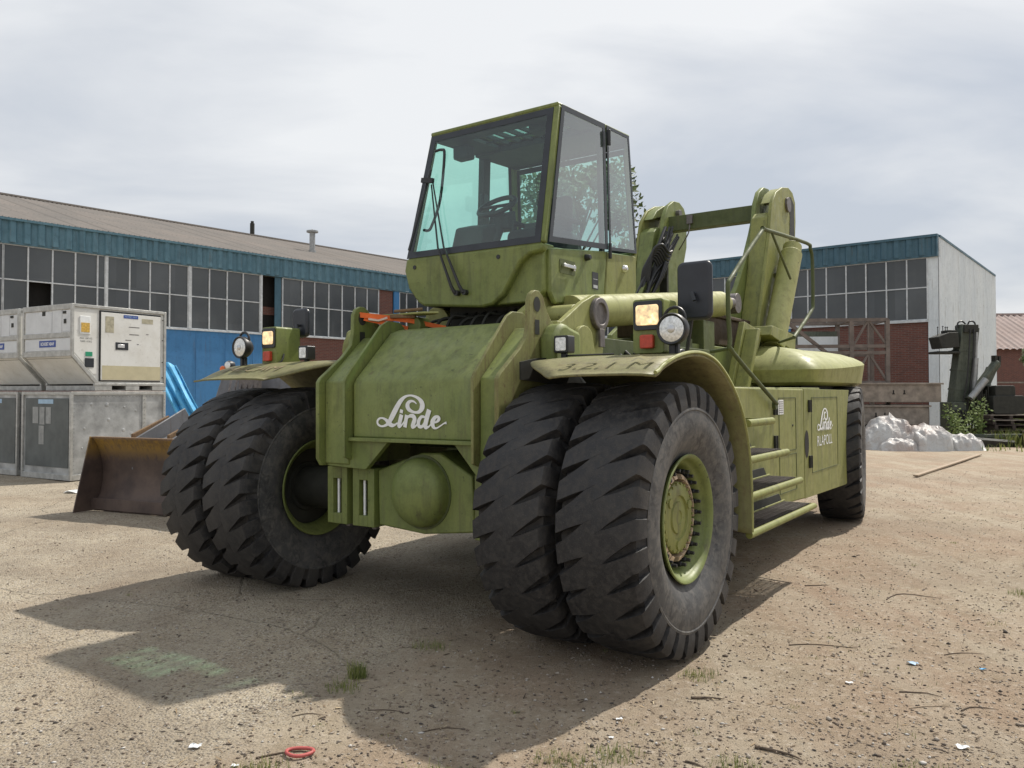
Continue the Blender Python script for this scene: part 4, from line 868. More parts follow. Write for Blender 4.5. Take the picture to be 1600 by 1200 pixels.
# ------------------------------------------------------------------ background buildings
BETA = radians(40.5); UA = Vector((sin(BETA), cos(BETA), 0)); NA = Vector((cos(BETA), -sin(BETA), 0))   # along wall A, outward normal
def frame_empty(name, label, cat, org, rz): return thing(name, label, cat, org, (0, 0, rz))
# local frame: +x along the wall (to the right seen from outside), -y outward
def wavy(b, x0, x1, z0, z1, y, pitch, depth):
    xs = []; x = x0
    while x < x1:
        xs += [(x, y), (x + pitch * .38, y), (x + pitch * .5, y - depth), (x + pitch * .88, y - depth)]; x += pitch
    xs.append((x1, y)); xs = [p for p in xs if p[0] <= x1]
    vs = [(a, c, z) for z in (z0, z1) for a, c in xs]; n = len(xs)
    b.add(vs, [(i, i + 1, n + i + 1, n + i) for i in range(n - 1)])
def windows(parent, cols, z0, zm, z1, posts, name='window'):
    for (a, c, skip) in cols:
        b = MB(); n = len(a)
        for i, x in enumerate(a):
            w = .022; b.box(x - w, x + w, -.06, .0, z0, z1)
        for (u, v) in zip(a, a[1:]):
            for z in (z0, zm, z1): b.box(u + .022, v - .022, -.05, .0, z - .02, z + .02)
        o = b.obj(name, 'winframe', parent)
        p = MB()
        for i, (u, v) in enumerate(zip(a, a[1:])):
            for j, (zz0, zz1) in enumerate(((z0, zm), (zm, z1))):
                if (i, j) in skip: continue
                t1 = R_.uniform(-.012, .012); t2 = R_.uniform(-.012, .012)
                p.add([(u, -.02 + t1, zz0), (v, -.02 - t1, zz0), (v, -.02 - t1 + t2, zz1), (u, -.02 + t1 + t2, zz1)], [(0, 1, 2, 3)])
        p.obj('window_panes', 'pane', o, recalc=False)
def corr_roof(b, x0, x1, y0, z0, y1, z1, pitch=.18, amp=.03):
    n = int((x1 - x0) / pitch * 4); G = []
    for r in range(2):
        y, z = ((y0, z0), (y1, z1))[r]; G.append([(x0 + (x1 - x0) * i / n, y, z + amp * sin(i * pi / 2)) for i in range(n + 1)])
    b.grid(G)
wa = frame_empty('warehouse', 'long low warehouse with blue fascia, dark glazing, blue door and weathered sheet roof at left', 'warehouse', (-16.2, 25.3, 0), pi / 2 - BETA)
x0 = -8.; xe = 21.9
b = MB(); b.box(x0, 5.25, .0, .3, 0, 3.9); b.box(9.95, 15.5, .0, .3, 0, 3.9); b.box(15.4, 16.25, -.02, .3, 3.9, 6.3); b.box(16.25, xe, 0, .3, 0, 3.9); b.box(x0, xe, 7.8, 8.0, 0, 6.0); b.obj('brick_wall', 'brick', wa)
b = MB(); b.box(5.25, 9.95, -.03, .28, 0, 3.86); 
for x in (6.5, 7.7, 8.9): b.box(x, x + .03, -.045, -.031, .1, 3.8)
b.obj('blue_panel', 'bluedoor', wa, bevel=.004); b = MB(); b.box(16.30, 16.62, -.08, .0, 0, 6.3); b.obj('blue_post', 'bluedoor', wa)
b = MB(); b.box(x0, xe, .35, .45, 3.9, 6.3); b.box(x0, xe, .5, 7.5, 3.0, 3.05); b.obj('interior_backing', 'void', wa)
b = MB(); wavy(b, x0, xe, 6.33, 7.02, -.10, .42, .06); b.obj('fascia', 'fascia', wa, recalc=False)
b = MB(); b.box(x0, xe, -.20, .0, 7.02, 7.10); b.box(x0, xe, -.12, .0, 6.28, 6.33); b.obj('fascia_trim', 'fascia', wa)
b = MB(); b.box(x0, xe, -.09, .0, 3.86, 3.92); b.obj('sill', 'winframe', wa)
cols = [([-8 + .73 * i for i in range(12)], 0, ()), ([.04, .75, 1.48, 2.19, 2.91, 3.16], 0, ((1, 0),)), ([3.24, 4.0, 4.73, 5.46, 6.17], 0, ()), ([6.29, 7.02, 7.76, 8.45, 9.2], 0, ()), ([10.26, 11.2, 11.84, 12.58, 13.3, 14.01, 14.7, 15.38], 0, ()), ([16.66, 17.11, 17.8, 18.5, 19.2, 19.9, 20.6, 21.3, 21.8], 0, ())]
windows(wa, cols, 3.93, 5.15, 6.27, None)
b = MB()
for x in (3.20, 6.23, 9.25): b.box(x - .045, x + .045, -.09, -.0, 3.9, 6.3)
b.obj('window_post', 'winframe', wa)
b = MB(); b.box(9.35, 10.2, .32, .34, 4.72, 5.05); b.obj('inner_beam', 'brick', wa); b = MB(); b.box(9.9, 10.2, -.03, .0, 3.95, 6.27); b.obj('open_shutter', 'fascia2', wa)
b = MB(); corr_roof(b, x0, xe + 8, -.15, 7.10, 10.0, 9.98); corr_roof(b, x0, xe + 8, 10.0, 9.98, 20, 7.1); b.obj('roof', 'roof', wa, smooth=60, recalc=False)
b = MB(); b.box(x0, xe + 8, 9.85, 10.15, 9.98, 10.05); b.obj('ridge_cap', 'roof', wa)
b = MB(); b.box(xe - .3, xe, 0, 20, 0, 7.0); b.box(x0, x0 + .3, 0, 20, 0, 7.0); b.obj('end_wall', 'brick', wa)
def chimney(px, py_base, zb, h, r, mat, cap):
    b = MB(); b.tube([(px, py_base, zb), (px, py_base, zb + h)], r, 14)
    if cap: b.lathe([(zb + h - .02, r), (zb + h + .02, r * 2.1), (zb + h + .10, r * 2.1), (zb + h + .14, r * .5), (zb + h + .2, 0)], 14, (px, py_base, 0), 'z'); b.tube([(px, py_base, zb - .1), (px, py_base, zb + .25)], r * 1.35, 14)
    else: b.tube([(px, py_base, zb + h), (px, py_base, zb + h + .12)], r * .7, 10)
    b.obj('chimney', mat, wa, smooth=40)
chimney(15.3, 5.0, 8.4, 1.15, .14, 'zinc', True); chimney(15.1, 10.2, 9.8, .9, .12, 'dark', False)
# right wing: brick and glazing, white side
wb = frame_empty('office_wing', 'two storey wing with dark blue fascia, brick base and white clad gable side at right', 'building', (14.96, 28.0, 0), -BETA)
b = MB(); LB = 22.2
b.box(-LB, -.35, .0, .3, 0, 4.02); b.obj('brick_wall', 'brick', wb)
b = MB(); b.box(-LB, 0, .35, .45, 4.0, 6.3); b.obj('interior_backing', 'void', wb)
b = MB(); b.box(-.33, .0, -.02, .3, 0, 6.34); b.obj('corner_panel', 'whiteclad', wb)
b = MB(); wavy(b, -LB, -.02, 6.37, 7.0, -.10, .42, .05); b.obj('fascia', 'fascia2', wb, recalc=False)
b = MB(); b.box(-LB, .02, -.18, .3, 7.0, 7.09); b.box(-LB, -.0, -.12, 0, 6.31, 6.37); b.box(-.02, .02, -.16, .3, 6.31, 7.0); b.obj('fascia_trim', 'fascia2', wb)
b = MB(); b.box(-LB, -.33, -.09, .0, 4.02, 4.10); b.obj('sill', 'winframe', wb)
cols = [([-x for x in (5.21, 4.56, 3.85, 3.12, 2.41, 1.70, 1.01, .34)], 0, ()), ([-5.9 - .7 * i for i in range(5)][::-1], 0, ()), ([-9.6 - .7 * i for i in range(18)][::-1], 0, ())]
windows(wb, cols, 4.11, 5.25, 6.30, None)
b = MB(); b.box(-5.86, -5.24, -.06, .0, 3.2, 6.3); b.obj('blue_post', 'bluedoor', wb)
b = MB(); n = 58; W2 = 10.26; z1 = lambda y: 7.02 - .30 * y / W2
xs = []; y = 0
while y < W2: xs += [(y, 0), (y + .11, 0), (y + .13, .02), (y + .16, .02)]; y += .18
vs = [(0.02 + d, yy, 0) for yy, d in xs] + [(0.02 + d, yy, z1(yy)) for yy, d in xs]; n = len(xs)
b.add(vs, [(i, i + 1, n + i + 1, n + i) for i in range(n - 1)]); b.obj('white_cladding', 'whiteclad', wb, recalc=False)
b = MB(); b.hexa([(-LB, .1, 7.0), (.06, .1, 7.0), (.06, W2 + .1, 6.72), (-LB, W2 + .1, 6.72)], [(-LB, .1, 7.08), (.06, .1, 7.08), (.06, W2 + .1, 6.80), (-LB, W2 + .1, 6.80)]); b.obj('roof', 'fascia2', wb)
b = MB(); b.box(-LB, 0, W2 - .1, W2, 0, 6.7); b.box(-LB, -LB + .1, 0, W2, 0, 6.7); b.obj('rear_wall', 'whiteclad', wb)
# far brick shed
fs = frame_empty('brick_shed', 'far brick shed with pinkish corrugated sheet roof beyond the white gable', 'shed', (33.5, 55.0, 0), radians(-4))
b = MB(); b.box(-4, 22, 0, .3, 0, 4.5); b.box(-4, -3.7, 0, 9, 0, 4.5); b.obj('wall', 'brick', fs)
b = MB(); b.box(-4, 22, -.03, -.001, 2.1, 2.2); b.obj('wall_band', 'wood', fs)
b = MB(); corr_roof(b, -4.3, 22.5, -.4, 4.45, 6.0, 7.35, .45, .07); b.obj('roof', 'roof2', fs, smooth=60, recalc=False)
b = MB(); b.box(-4.3, 22.5, 5.9, 6.2, 7.30, 7.46); b.obj('ridge_cap', 'roof2', fs)
# ------------------------------------------------------------------ trees
def tree(name, label, x, y, h, cr, seed, n=9000, ls=.2, crown_h=None, low=.3):
    rs = random.Random(seed); T = thing(name, label, 'tree', (x, y, 0))
    b = MB(); tops = []
    b.tube([(0, 0, 0), (.1, 0, h * .25), (0, .1, h * .5), (.1, 0, h * .8)], [.32, .26, .18, .06], 10)
    cl = []
    for k in range(46):
        a = rs.uniform(0, 6.28); u = rs.uniform(low, 1); zz = h * u * .96; rad = cr * sqrt(max(.02, 1 - ((u - .62) / .42) ** 2)) * rs.uniform(.45, 1.0)
        c = Vector((cos(a) * rad, sin(a) * rad, zz)); cl.append((c, cr * rs.uniform(.16, .34)))
        b.tube([(0, 0, max(h * .2, zz - h * .22)), c * .6 + Vector((0, 0, zz * .36)), c], [.09, .05, .015], 5)
    b.obj('trunk', 'bark', T)
    L = MB(); sh_ = []
    for k in range(n):
        c, r = rs.choice(cl); d = Vector((rs.gauss(0, 1), rs.gauss(0, 1), rs.gauss(0, .8))).normalized() * r * rs.random() ** .45
        p = c + d; u = Vector((rs.gauss(0, 1), rs.gauss(0, 1), rs.gauss(0, 1))).normalized(); v = u.orthogonal().normalized(); s_ = ls * rs.uniform(.5, 1.2)
        L.add([p - u * s_, p + v * s_ * .55, p + u * s_, p - v * s_ * .55], [(0, 1, 2, 3)]); q = rs.random(); sh_ += [q] * 4
    L.shade = sh_; L.obj('crown', 'leaf', T, recalc=False)
tree('tree', 'tall broadleaf tree standing behind the wing roof, seen through the cab glass', 4.9, 58, 17.4, 6.4, 3, 17000, .27)
tree('tree', 'dark green tree at the right edge in front of the brick shed', 32.4, 47.5, 4.9, 1.9, 8, 3500, .13, low=.1)
# ------------------------------------------------------------------ air cargo containers
YC = radians(30)
def cargo(base, label, name, kind):
    # local: +x along the long face (away right), +y along the short face (to the left), origin at near bottom corner
    T = thing(name, label, 'cargo container', base, (0, 0, pi / 2 - YC)); Lx, Ly = 1.92, 1.56
    if kind == 'plain':
        h = 1.58
        b = MB(); b.box(.03, Lx - .03, .03, Ly - .03, .06, h - .03); b.obj('body', 'alu', T)
        b = MB()
        for x in (0, Lx - .05):
            for y in (0, Ly - .05): b.box(x, x + .05, y, y + .05, .0, h)
        for z, t in ((0, .10), (h - .06, .06)):
            b.box(.05, Lx - .05, 0, .05, z, z + t); b.box(.05, Lx - .05, Ly - .05, Ly, z, z + t); b.box(0, .05, .05, Ly - .05, z, z + t); b.box(Lx - .05, Lx, .05, Ly - .05, z, z + t)
        b.box(1.42, 1.50, .012, .03, .1, h - .06); b.obj('frame', 'alu_frame', T, bevel=.005)
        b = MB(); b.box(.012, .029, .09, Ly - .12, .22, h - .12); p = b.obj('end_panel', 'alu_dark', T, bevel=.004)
        rv = MB()
        for k in range(26):
            for (z) in (.12, h - .09): rv.lathe([(-.004, 0), (-.004, .009), (.002, .009)], 6, (.09 + k * .07, -.001, z), 'y')
        for k in range(18):
            for x in (.08, 1.46, Lx - .03): rv.lathe([(-.004, 0), (-.004, .009), (.002, .009)], 6, (x, .010 if x > 1 and x < 1.6 else -.001 if x > 1.6 else .026, .2 + k * .072), 'y')
        rv.obj('rivets', 'zinc', T)
        d = MB()
        for k in range(14):
            cx, cz, r, q = R_.uniform(.15, 1.3), R_.uniform(.3, 1.4), R_.uniform(.02, .06), R_.uniform(.002, .006); d.lathe([(-q, 0), (-q * .8, r * .4), (-q * .3, r * .75), (.002, r)], 12, (cx, .029, cz), 'y')
        d.obj('dents', 'alu', T, smooth=60)
        l = MB(); l.box(.006, .011, .55, 1.02, h - .22, h - .14); l.obj('label_strip', 'ltblue', p)
        l = MB()
        for (a, c, z0, z1) in ((.62, .78, 1.0, 1.30), (.82, .98, .98, 1.3), (1.02, 1.2, 1.0, 1.30), (.84, 1.0, .62, .96)): l.box(.008, .0115, a, c, z0, z1)
        l.obj('paper_remnants', 'zinc', p)
    else:
        h = 1.55; zc = .62; xc = .50
        prof = [(xc, .0), (Lx, .0), (Lx, h), (0, h), (0, zc), (xc - .06, .10), (xc - .06, .0)]
        b = MB(); b.prism([(xc, .12), (Lx - .02, .12), (Lx - .02, h - .02), (.025, h - .02), (.025, zc), (xc - .02, .12)], .03, Ly - .03, 'y'); body = b.obj('body', 'whitepanel', T)
        b = MB()
        for y in (0, Ly - .05):
            b.box(0, .05, y, y + .05, zc, h); b.box(Lx - .05, Lx, y, y + .05, .12, h); b.box(.05, Lx - .05, y, y + .05, h - .055, h); b.box(xc - .06, Lx, y, y + .05, .09, .14)
            b.prism([(0, zc), (.05, zc + .03), (xc + .03, .14), (xc - .06, .14)], y, y + .05, 'y')
        b.box(0, .05, .05, Ly - .05, h - .10, h); b.box(0, .03, .05, Ly - .05, zc - .01, zc + .09); b.box(.0, .03, .05, Ly - .05, zc + .33, zc + .42); b.box(Lx - .05, Lx, .05, Ly - .05, h - .055, h)
        b.obj('frame', 'alu_frame', T, bevel=.006)
        b = MB()     # forklift base with two openings
        for (u, v) in ((xc - .05, .78), (1.06, 1.34), (1.62, Lx)): b.box(u, v, .005, Ly - .005, 0.0, .09)
        b.box(xc - .05, Lx, .02, Ly - .02, -.005, .012); b.box(.78, 1.62, .5, .52, .012, .088); b.obj('forklift_base', 'alu_frame', T)
        b = MB(); b.box(.016, .0245, .07, .32, zc + .43, h - .11); b.box(.013, .0245, .33, .62, zc + .40, h - .07); b.box(.010, .0245, .63, 1.12, zc + .38, h - .12); b.box(.016, .0245, 1.13, 1.48, zc + .38, h - .11); b.box(.014, .0245, .07, 1.48, zc + .10, zc + .32); cv = b.obj('canvas_door', 'greywhite', T, bevel=.004)
        b = MB()
        for (y, z, w_, h_) in ((.24, 1.40, .10, .045), (.22, 1.24, .07, .08), (.88, 1.40, .10, .08)): b.box(.006, .0095, y - w_ / 2, y + w_ / 2, z - h_ / 2, z + h_ / 2)
        b.obj('canvas_buckle', 'dark', cv)
        b = MB(); nrm = Vector((-(zc - .12), 0, -(xc - .05))).normalized() * .006
        q = [Vector((.06, .06, zc - .03)), Vector((.06, Ly - .06, zc - .03)), Vector((xc - .03, Ly - .12, .16)), Vector((xc - .03, .12, .16))]; b.add([p + nrm for p in q], [(0, 1, 2, 3)]); b.obj('sloping_panel', 'alu_panel', T, recalc=False)
        # long face: notice side and door
        b = MB(); b.prism([(.05, .70), (.42, .30), (.48, .30), (.48, 1.46), (.05, 1.46)], .020, .029, 'y'); b.obj('notice_panel', 'whitepanel', T)
        b = MB(); b.box(.53, 1.80, .012, .029, .17, 1.47); b.obj('door_gasket', 'black', T, bevel=.003)
        b = MB(); b.box(.555, 1.79, .002, .011, .19, 1.44); dr = b.obj('door', 'whitepanel', T, bevel=.004)
        b = MB(); b.box(.58, 1.79, -.001, .001, .20, .46); b.obj('kick_panel', 'cream', dr)
        b = MB(); b.box(.84, 1.10, -.004, .0015, .76, .90); b.obj('handle_plate', 'gasket', dr, bevel=.003); b = MB(); b.box(.88, 1.02, -.012, -.0045, .80, .86); b.obj('handle', 'chrome', dr, bevel=.004)
        b = MB(); b.box(1.00, 1.30, -.001, .0015, 1.36, 1.42); lb = b.obj('blue_label', 'bluelabel', dr); text('label_lettering', 'RICHOBST ABAAF', .035, 'ltblue', lb, (1.15, -.002, 1.39), (pi / 2, 0, 0), .9)
        b = MB()
        for (x, z, w_, h_) in ((.72, 1.22, .17, .30), (1.50, 1.33, .24, .09)): b.box(x - w_ / 2, x + w_ / 2, -.0005, .0012, z - h_ / 2, z + h_ / 2)
        b.obj('glue_stain', 'stain', dr)
        b = MB()
        for (x, z, w_) in ((1.22, 1.20, .22), (1.22, 1.06, .20), (1.50, 1.08, .05), (1.30, .88, .04), (1.1, .95, .12)): b.box(x - w_ / 2, x + w_ / 2, -.0008, .0013, z - .006, z + .006)
        b.obj('scribbled_marks', 'pin', dr)
        b = MB(); b.box(.16, .36, .008, .019, 1.02, 1.34); pk = b.obj('document_pouch', 'decal', T, bevel=.003); b = MB(); b.box(.18, .34, .004, .0075, 1.05, 1.22); b.obj('document', 'yellowpaper', pk)
        b = MB(); b.box(.27, .40, .013, .0195, .62, .70); b.obj('green_label', 'greenlabel', T); b = MB(); b.box(.26, .43, .013, .0195, .42, .585); b.obj('data_plate', 'gasket', T)
        for i, tx in enumerate(('MAX 1587 KG', 'TARE 110 KG')): text('stencil_lettering', tx, .045, 'gasket', T, (.28, .018, .94 - .055 * i), (pi / 2, 0, 0), .85)
        b = MB(); b.box(.010, .0135, .50, 1.02, zc + .165, zc + .285); lb = b.obj('blue_label', 'bluelabel', T); text('label_lettering', 'RICHOBST ABAAF', .085, 'decal', lb, (.009, .76, zc + .222), (pi / 2, 0, -pi / 2), .62, .002)
        for zz in (1.38, .98, .55, .25): 
            b = MB(); b.lathe([(-.01, 0), (-.01, .012), (.0, .012)], 8, (1.835, .005, zz), 'y'); b.obj('rivet', 'dark', T)
    return T
M['alu_panel'] = simple('brownish_grey_underside_sheet', (.25, .235, .215), .6, .1, .15, 4)
M['stain'] = simple('yellowish_glue_stain', (.40, .37, .27), .6, 0, .35, 12)
cg = 'air cargo containers stacked two high'
for (bx, by, bz, lab, nm, kd) in ((-7.80, 14.15, 0, 'dented grey aluminium container, bottom of the right hand stack behind the blade', 'cargo_container', 'plain'),
                            (-7.80, 14.15, 1.60, 'white cargo container with cream kick panel, on top of the right hand stack', 'cargo_container', 'white'),
                            (-9.32, 15.08, 0, 'dark grey container cut by the left picture edge, bottom of the left hand stack', 'cargo_container', 'plain'),
                            (-9.32, 15.08, 1.60, 'grey white container cut by the left picture edge, on top of the left hand stack', 'cargo_container', 'white')):
    t = cargo((bx, by, bz), lab, nm, kd); tag(t, group=cg)
# blue tarpaulin on the ground behind the containers
b = MB(); G = []; org = Vector((-6.5, 17.4, 0))
for i in range(14):
    row = []
    for j in range(22):
        u, v = i / 13, j / 21; fold = .07 * abs(sin(u * 9 + 1.0)) + .03 * sin(v * 11 + u * 4)
        p = org + Vector((-1.35 + 1.15 * v + .42 * u, .3 * u - fold * 2, max(0, 2.15 * (1 - v) - .0 * u) + fold)); row.append(p)
    G.append(row)
b.grid(G); o = b.obj('tarpaulin', 'tarpblue', smooth=50, recalc=False, solid=.01); tag(o, 'bright blue tarpaulin draped down behind the white cargo container', 'tarpaulin')
# ------------------------------------------------------------------ loader with blade
ang = math.atan2(-1.06, 1.84)
LD = thing('plough_vehicle', 'grey plough vehicle with rusty curved front blade half hidden behind the left wheels', 'plough vehicle', (-5.60, 10.75, 0), (0, 0, radians(-24)))
Lb = 3.0; prof = [(.0, .0), (.02, .10), (.09, .2), (.13, .35), (.14, .52), (.11, .70), (.05, .86), (-.02, .97)]
pp = smoothpath([(0, y + .0, z) for y, z in prof], 4)
b = MB(); G = [[(x, p.y, p.z) for p in pp] for x in (0, .02, Lb / 2, Lb)]; b.grid(G); bl = b.obj('blade', 'blade', LD, smooth=60, solid=.025)
b = MB(); side = [(p.y, p.z) for p in pp]; b.prism(side + [(-.06, .99), (-.30, .0)], -.025, -.005); b.obj('blade_side', 'blade', bl, bevel=.004)
b = MB(); b.box(-.03, Lb, -.035, -.015, .02, .17); b.obj('cutting_edge', 'blade', bl, bevel=.004)
b = MB(); b.box(0, Lb, -.05, .03, .965, .985); b.obj('top_edge', 'rustorange', bl)
b = MB()
for x in (.95, 1.75): b.beam((x - .25, .15, .72), (x - .35, 1.9, 1.20), .10, .22)
for x in (.55, 1.2): b.prism([(.12, .55), (.12, .95), (.5, 1.12), (1.0, 1.35), (1.1, 1.2), (.5, .8)], x, x + .03)
b.obj('blade_arm', 'loadergrey', LD, bevel=.01)
b = MB(); b.prism([(.15, .70), (.15, 1.02), (.75, 1.25), (.85, 1.05)], .50, .54); b.prism([(.15, .70), (.15, 1.02), (.75, 1.25), (.85, 1.05)], 1.15, 1.19); b.obj('arm_plate', 'rustorange', LD, bevel=.006)
b = MB(); b.hexa([(.12, 1.7, .7), (1.9, 1.7, .7), (1.9, 4.6, .7), (.12, 4.6, .7)], [(.42, 1.9, 1.92), (1.9, 1.9, 1.92), (1.9, 4.6, 1.92), (.42, 4.6, 1.92)]); hd = b.obj('hood', 'loadergrey', LD, bevel=.03)
b = MB(); b.box(1.0, 1.35, 1.6, 1.7, 1.3, 1.85)
for k in range(5): b.tube(smoothpath([(.8 + .1 * k, 1.65, 1.2), (.85 + .1 * k, 1.55, 1.5), (.8 + .12 * k, 1.7, 1.88)]), .02, 6)
b.obj('hydraulics', 'pin', LD, bevel=.01)
b = MB(); b.lathe([(-.06, .0), (-.07, .06), (-.03, .075), (.04, .06), (.06, 0)], 18, (.47, 2.0, 1.99), 'y'); l_ = b.obj('work_lamp', 'black', LD, smooth=40); b = MB(); b.lathe([(-.075, 0), (-.072, .055), (-.068, .06)], 18, (.47, 2.0, 1.99), 'y'); b.obj('lens', 'headglass', l_); b = MB(); b.lathe([(-.06, 0), (-.06, .05), (.03, .05), (.03, 0)], 14, (.38, 1.97, 1.93), 'y'); b.obj('turn_signal', 'orange', l_, bevel=.01)
for (x, y) in ((.75, 2.6), (2.6, 2.6), (.75, 4.6), (2.6, 4.6)):
    b = MB(); b.lathe([(-.16, .3), (-.18, .45), (-.14, .56), (.14, .56), (.18, .45), (.16, .3), (.05, .28), (.05, 0)], 28, (x, y, .55)); b.obj('wheel', 'tyre', LD, smooth=40)
# ------------------------------------------------------------------ right side yard clutter
K = lambda px, py, Y: ((px - 800) / 1250 * Y, Y, 1.6 + (610 - py) / 1250 * Y)
def girder(x0, x1, y, z0, z1, dep, label, holes):
    T = thing('timber_box_beam', label, 'box beam', (x0, y, z0), (0, 0, radians(-3)), 'weathered timber box beams stacked beside the crane'); L = x1 - x0; h = z1 - z0
    b = MB(); b.box(0, L, 0, dep, 0, h - .05); b.obj('beam_body', 'wood', T, bevel=.01)
    b = MB(); b.box(-.05, L + .05, -.05, dep + .05, h - .049, h); b.obj('top_board', 'wood', T, bevel=.006)
    b = MB()
    for x in holes: b.box(x, x + .035, -.006, .0, h * .45, h * .62); b.box(x - .02, x + .055, -.008, -.001, h * .40, h * .45)
    b.obj('beam_slot_shade', 'void', T)  # thin black strips on the face paint the shade in the slots
girder(8.9, 12.25, 23.0, 1.27, 1.82, 1.3, 'upper grey timber box beam resting on a lower one beside the crane', (.4, .6, 1.0, 2.0, 2.3)); girder(8.8, 11.9, 23.0, .62, 1.18, 1.3, 'lower grey timber box beam with dark gap above it', (.9, 1.6, 1.85)); girder(8.7, 11.7, 23.1, .0, .58, 1.2, 'ground level timber box beam hidden behind the sheeting heap', (1.,))
# timber lattice crate
T = thing('timber_frame_crate', 'open timber lattice crate with diagonal braces standing in front of the brick wall', 'timber crate', (7.9, 24.6, 0), (0, 0, radians(-6)))
b = MB(); Lx, Dy, z0, z1 = 3.5, 1.4, 1.85, 3.75
for y in (0, Dy):
    for x in (0, 2.45, Lx): b.beam((x, y, z0 - 1.8), (x, y, z1), .12, .12)
    for z in (z0, 2.75, 2.95, z1): b.beam((0, y, z), (Lx, y, z), .10, .10)
    b.beam((.5, y, z1), (2.45, y, z0 + .3), .10, .10)
    if y == 0: b.beam((2.5, y, 2.95), (2.95, y, z1), .06, .06); b.beam((2.95, y, z1), (Lx, y, 2.95), .06, .06); b.beam((2.5, y, z0), (2.95, y, 2.75), .06, .06); b.beam((2.95, y, 2.75), (Lx, y, z0), .06, .06); b.beam((2.95, y, z0), (2.95, y, z1), .05, .05)
for x in (0, 2.45, Lx):
    for z in (z0, z1): b.beam((x, 0, z), (x, Dy, z), .10, .10)
b.obj('frame', 'cratewood', T)
b = MB(); b.box(.1, 2.4, Dy - .1, Dy - .06, z0, z1 - .25); b.obj('back_board', 'truckgreen', T); b = MB(); b.box(1.0, 2.2, .5, .56, z0 + .15, 3.28); b.obj('white_panel', 'whiteclad', T)
# sheeting heap
rsn = np.random.RandomState(4)
def heap(cx, cy, L, D, h, label, seed, mat='tarp'):
    rs = random.Random(seed); nx, ny = 15, 8; b = MB(); P = []
    for j in range(ny + 1):
        for i in range(nx + 1):
            u = i / nx * 2 - 1; v = j / ny * 2 - 1; edge = i in (0, nx) or j in (0, ny)
            e_ = max(0, 1 - (abs(u) ** 2.2 + abs(v) ** 2.2)) ** .5
            ju, jv = (0, 0) if edge else (rs.uniform(-.75, .75) / nx, rs.uniform(-.75, .75) / ny)
            z = h * e_ * (.85 + .5 * float(fbm(np.array(u * 1.3 + seed), np.array(v * 1.3), 2))) + (rs.uniform(-.12, .10) * h if e_ > .15 else 0)
            P.append((cx + (u + ju) * L / 2 * (1 - .10 * v * v), cy + (v + jv) * D / 2 * (1 - .15 * u * u), -.03 if edge else max(z, .02)))
    fs = []; m = nx + 1
    for j in range(ny):
        for i in range(nx):
            a, c_, d, e = j * m + i, j * m + i + 1, (j + 1) * m + i + 1, (j + 1) * m + i
            fs += [(a, c_, d), (a, d, e)] if rs.random() < .5 else [(a, c_, e), (c_, d, e)]
    b.add(P, fs); o = b.obj('sheeting_heap', mat, smooth=180, recalc=False); me = o.data
    at = me.attributes.new('crease_edge', 'FLOAT', 'EDGE'); at.data.foreach_set('value', [rs.choice((.0, .1, .3, .6)) for _ in me.edges])
    sb = o.modifiers.new('sub', 'SUBSURF'); sb.levels = 3; sb.render_levels = 3
    tx = bpy.data.textures.new('folds', 'MUSGRAVE') if False else bpy.data.textures.new('folds', 'CLOUDS'); tx.noise_scale = .38
    dm = o.modifiers.new('folds', 'DISPLACE'); dm.texture = tx; dm.strength = .06; dm.mid_level = .5; tag(o, label, 'sheeting heap')
heap(10.45, 22.15, 1.7, 1.5, .98, 'tall pinkish grey mound of crumpled sheeting nearest the rear wheel', 3); heap(11.25, 21.75, 1.5, 1.3, .80, 'middle white mound of crumpled sheeting', 14); heap(12.10, 21.6, 1.15, .95, .50, 'small low white bundle of sheeting at the right end of the heap', 9); heap(10.35, 21.45, 1.1, .7, .38, 'low folded white sheet at the foot of the tall mound', 6)
# loader crane (knuckle boom) on blocks
CR = thing('knuckle_boom_crane', 'dismounted dark green knuckle boom crane with control seat standing before the white wall', 'loader crane', (13.9, 24.5, 0))
c = lambda px, py, dy=0: Vector((*K(px, py, 24.5)[:2], K(px, py, 24.5)[2])) - Vector((13.9, 24.5, 0)) + Vector((0, dy, 0))
b = MB(); b.beam(c(1493, 645), c(1510, 508), .42, .40); b.beam(c(1507, 630), c(1521, 512), .24, .34); b.obj('main_boom', 'truckgreen', CR, bevel=.02)
b = MB()
for k in range(4): b = MB(); b.beam(c(1493 + 3.4 * k + 1, 640 - 30 * k), c(1493 + 3.4 * k + 1.3, 637 - 30 * k), .44, .42); b.obj('boom_band', 'truckgreen', CR, bevel=.005)
b = MB(); b.box(c(1500, 0).x, c(1522, 0).x, -.28, .26, c(0, 520).z, c(0, 508).z); b.obj('boom_head', 'dark', CR, bevel=.01); b = MB(); b.tube([c(1512, 632, -.28), c(1517, 560, -.28)], .075, 12); b.tube([c(1517, 560, -.28), c(1519, 520, -.28)], .04, 12); b.obj('lift_ram', 'zinc', CR, smooth=40)
b = MB(); b.tube(smoothpath([c(1497, 512), c(1498, 504), c(1505, 502), c(1511, 508)]), .025, 8); b.tube(smoothpath([c(1512, 510), c(1516, 502), c(1523, 503), c(1526, 512), c(1524, 520)]), .025, 8); b.tube(smoothpath([c(1498, 508), c(1494, 516), c(1499, 524)]), .02, 8); b.tube(smoothpath([c(1508, 515, -.3), c(1504, 560, -.35), c(1500, 600, -.35), c(1493, 640, -.3)]), .02, 6); b.tube(smoothpath([c(1514, 515, -.3), c(1511, 560, -.35), c(1506, 600, -.35), c(1502, 640, -.3)]), .02, 6); b.obj('boom_head_hoses', 'rubber', CR)
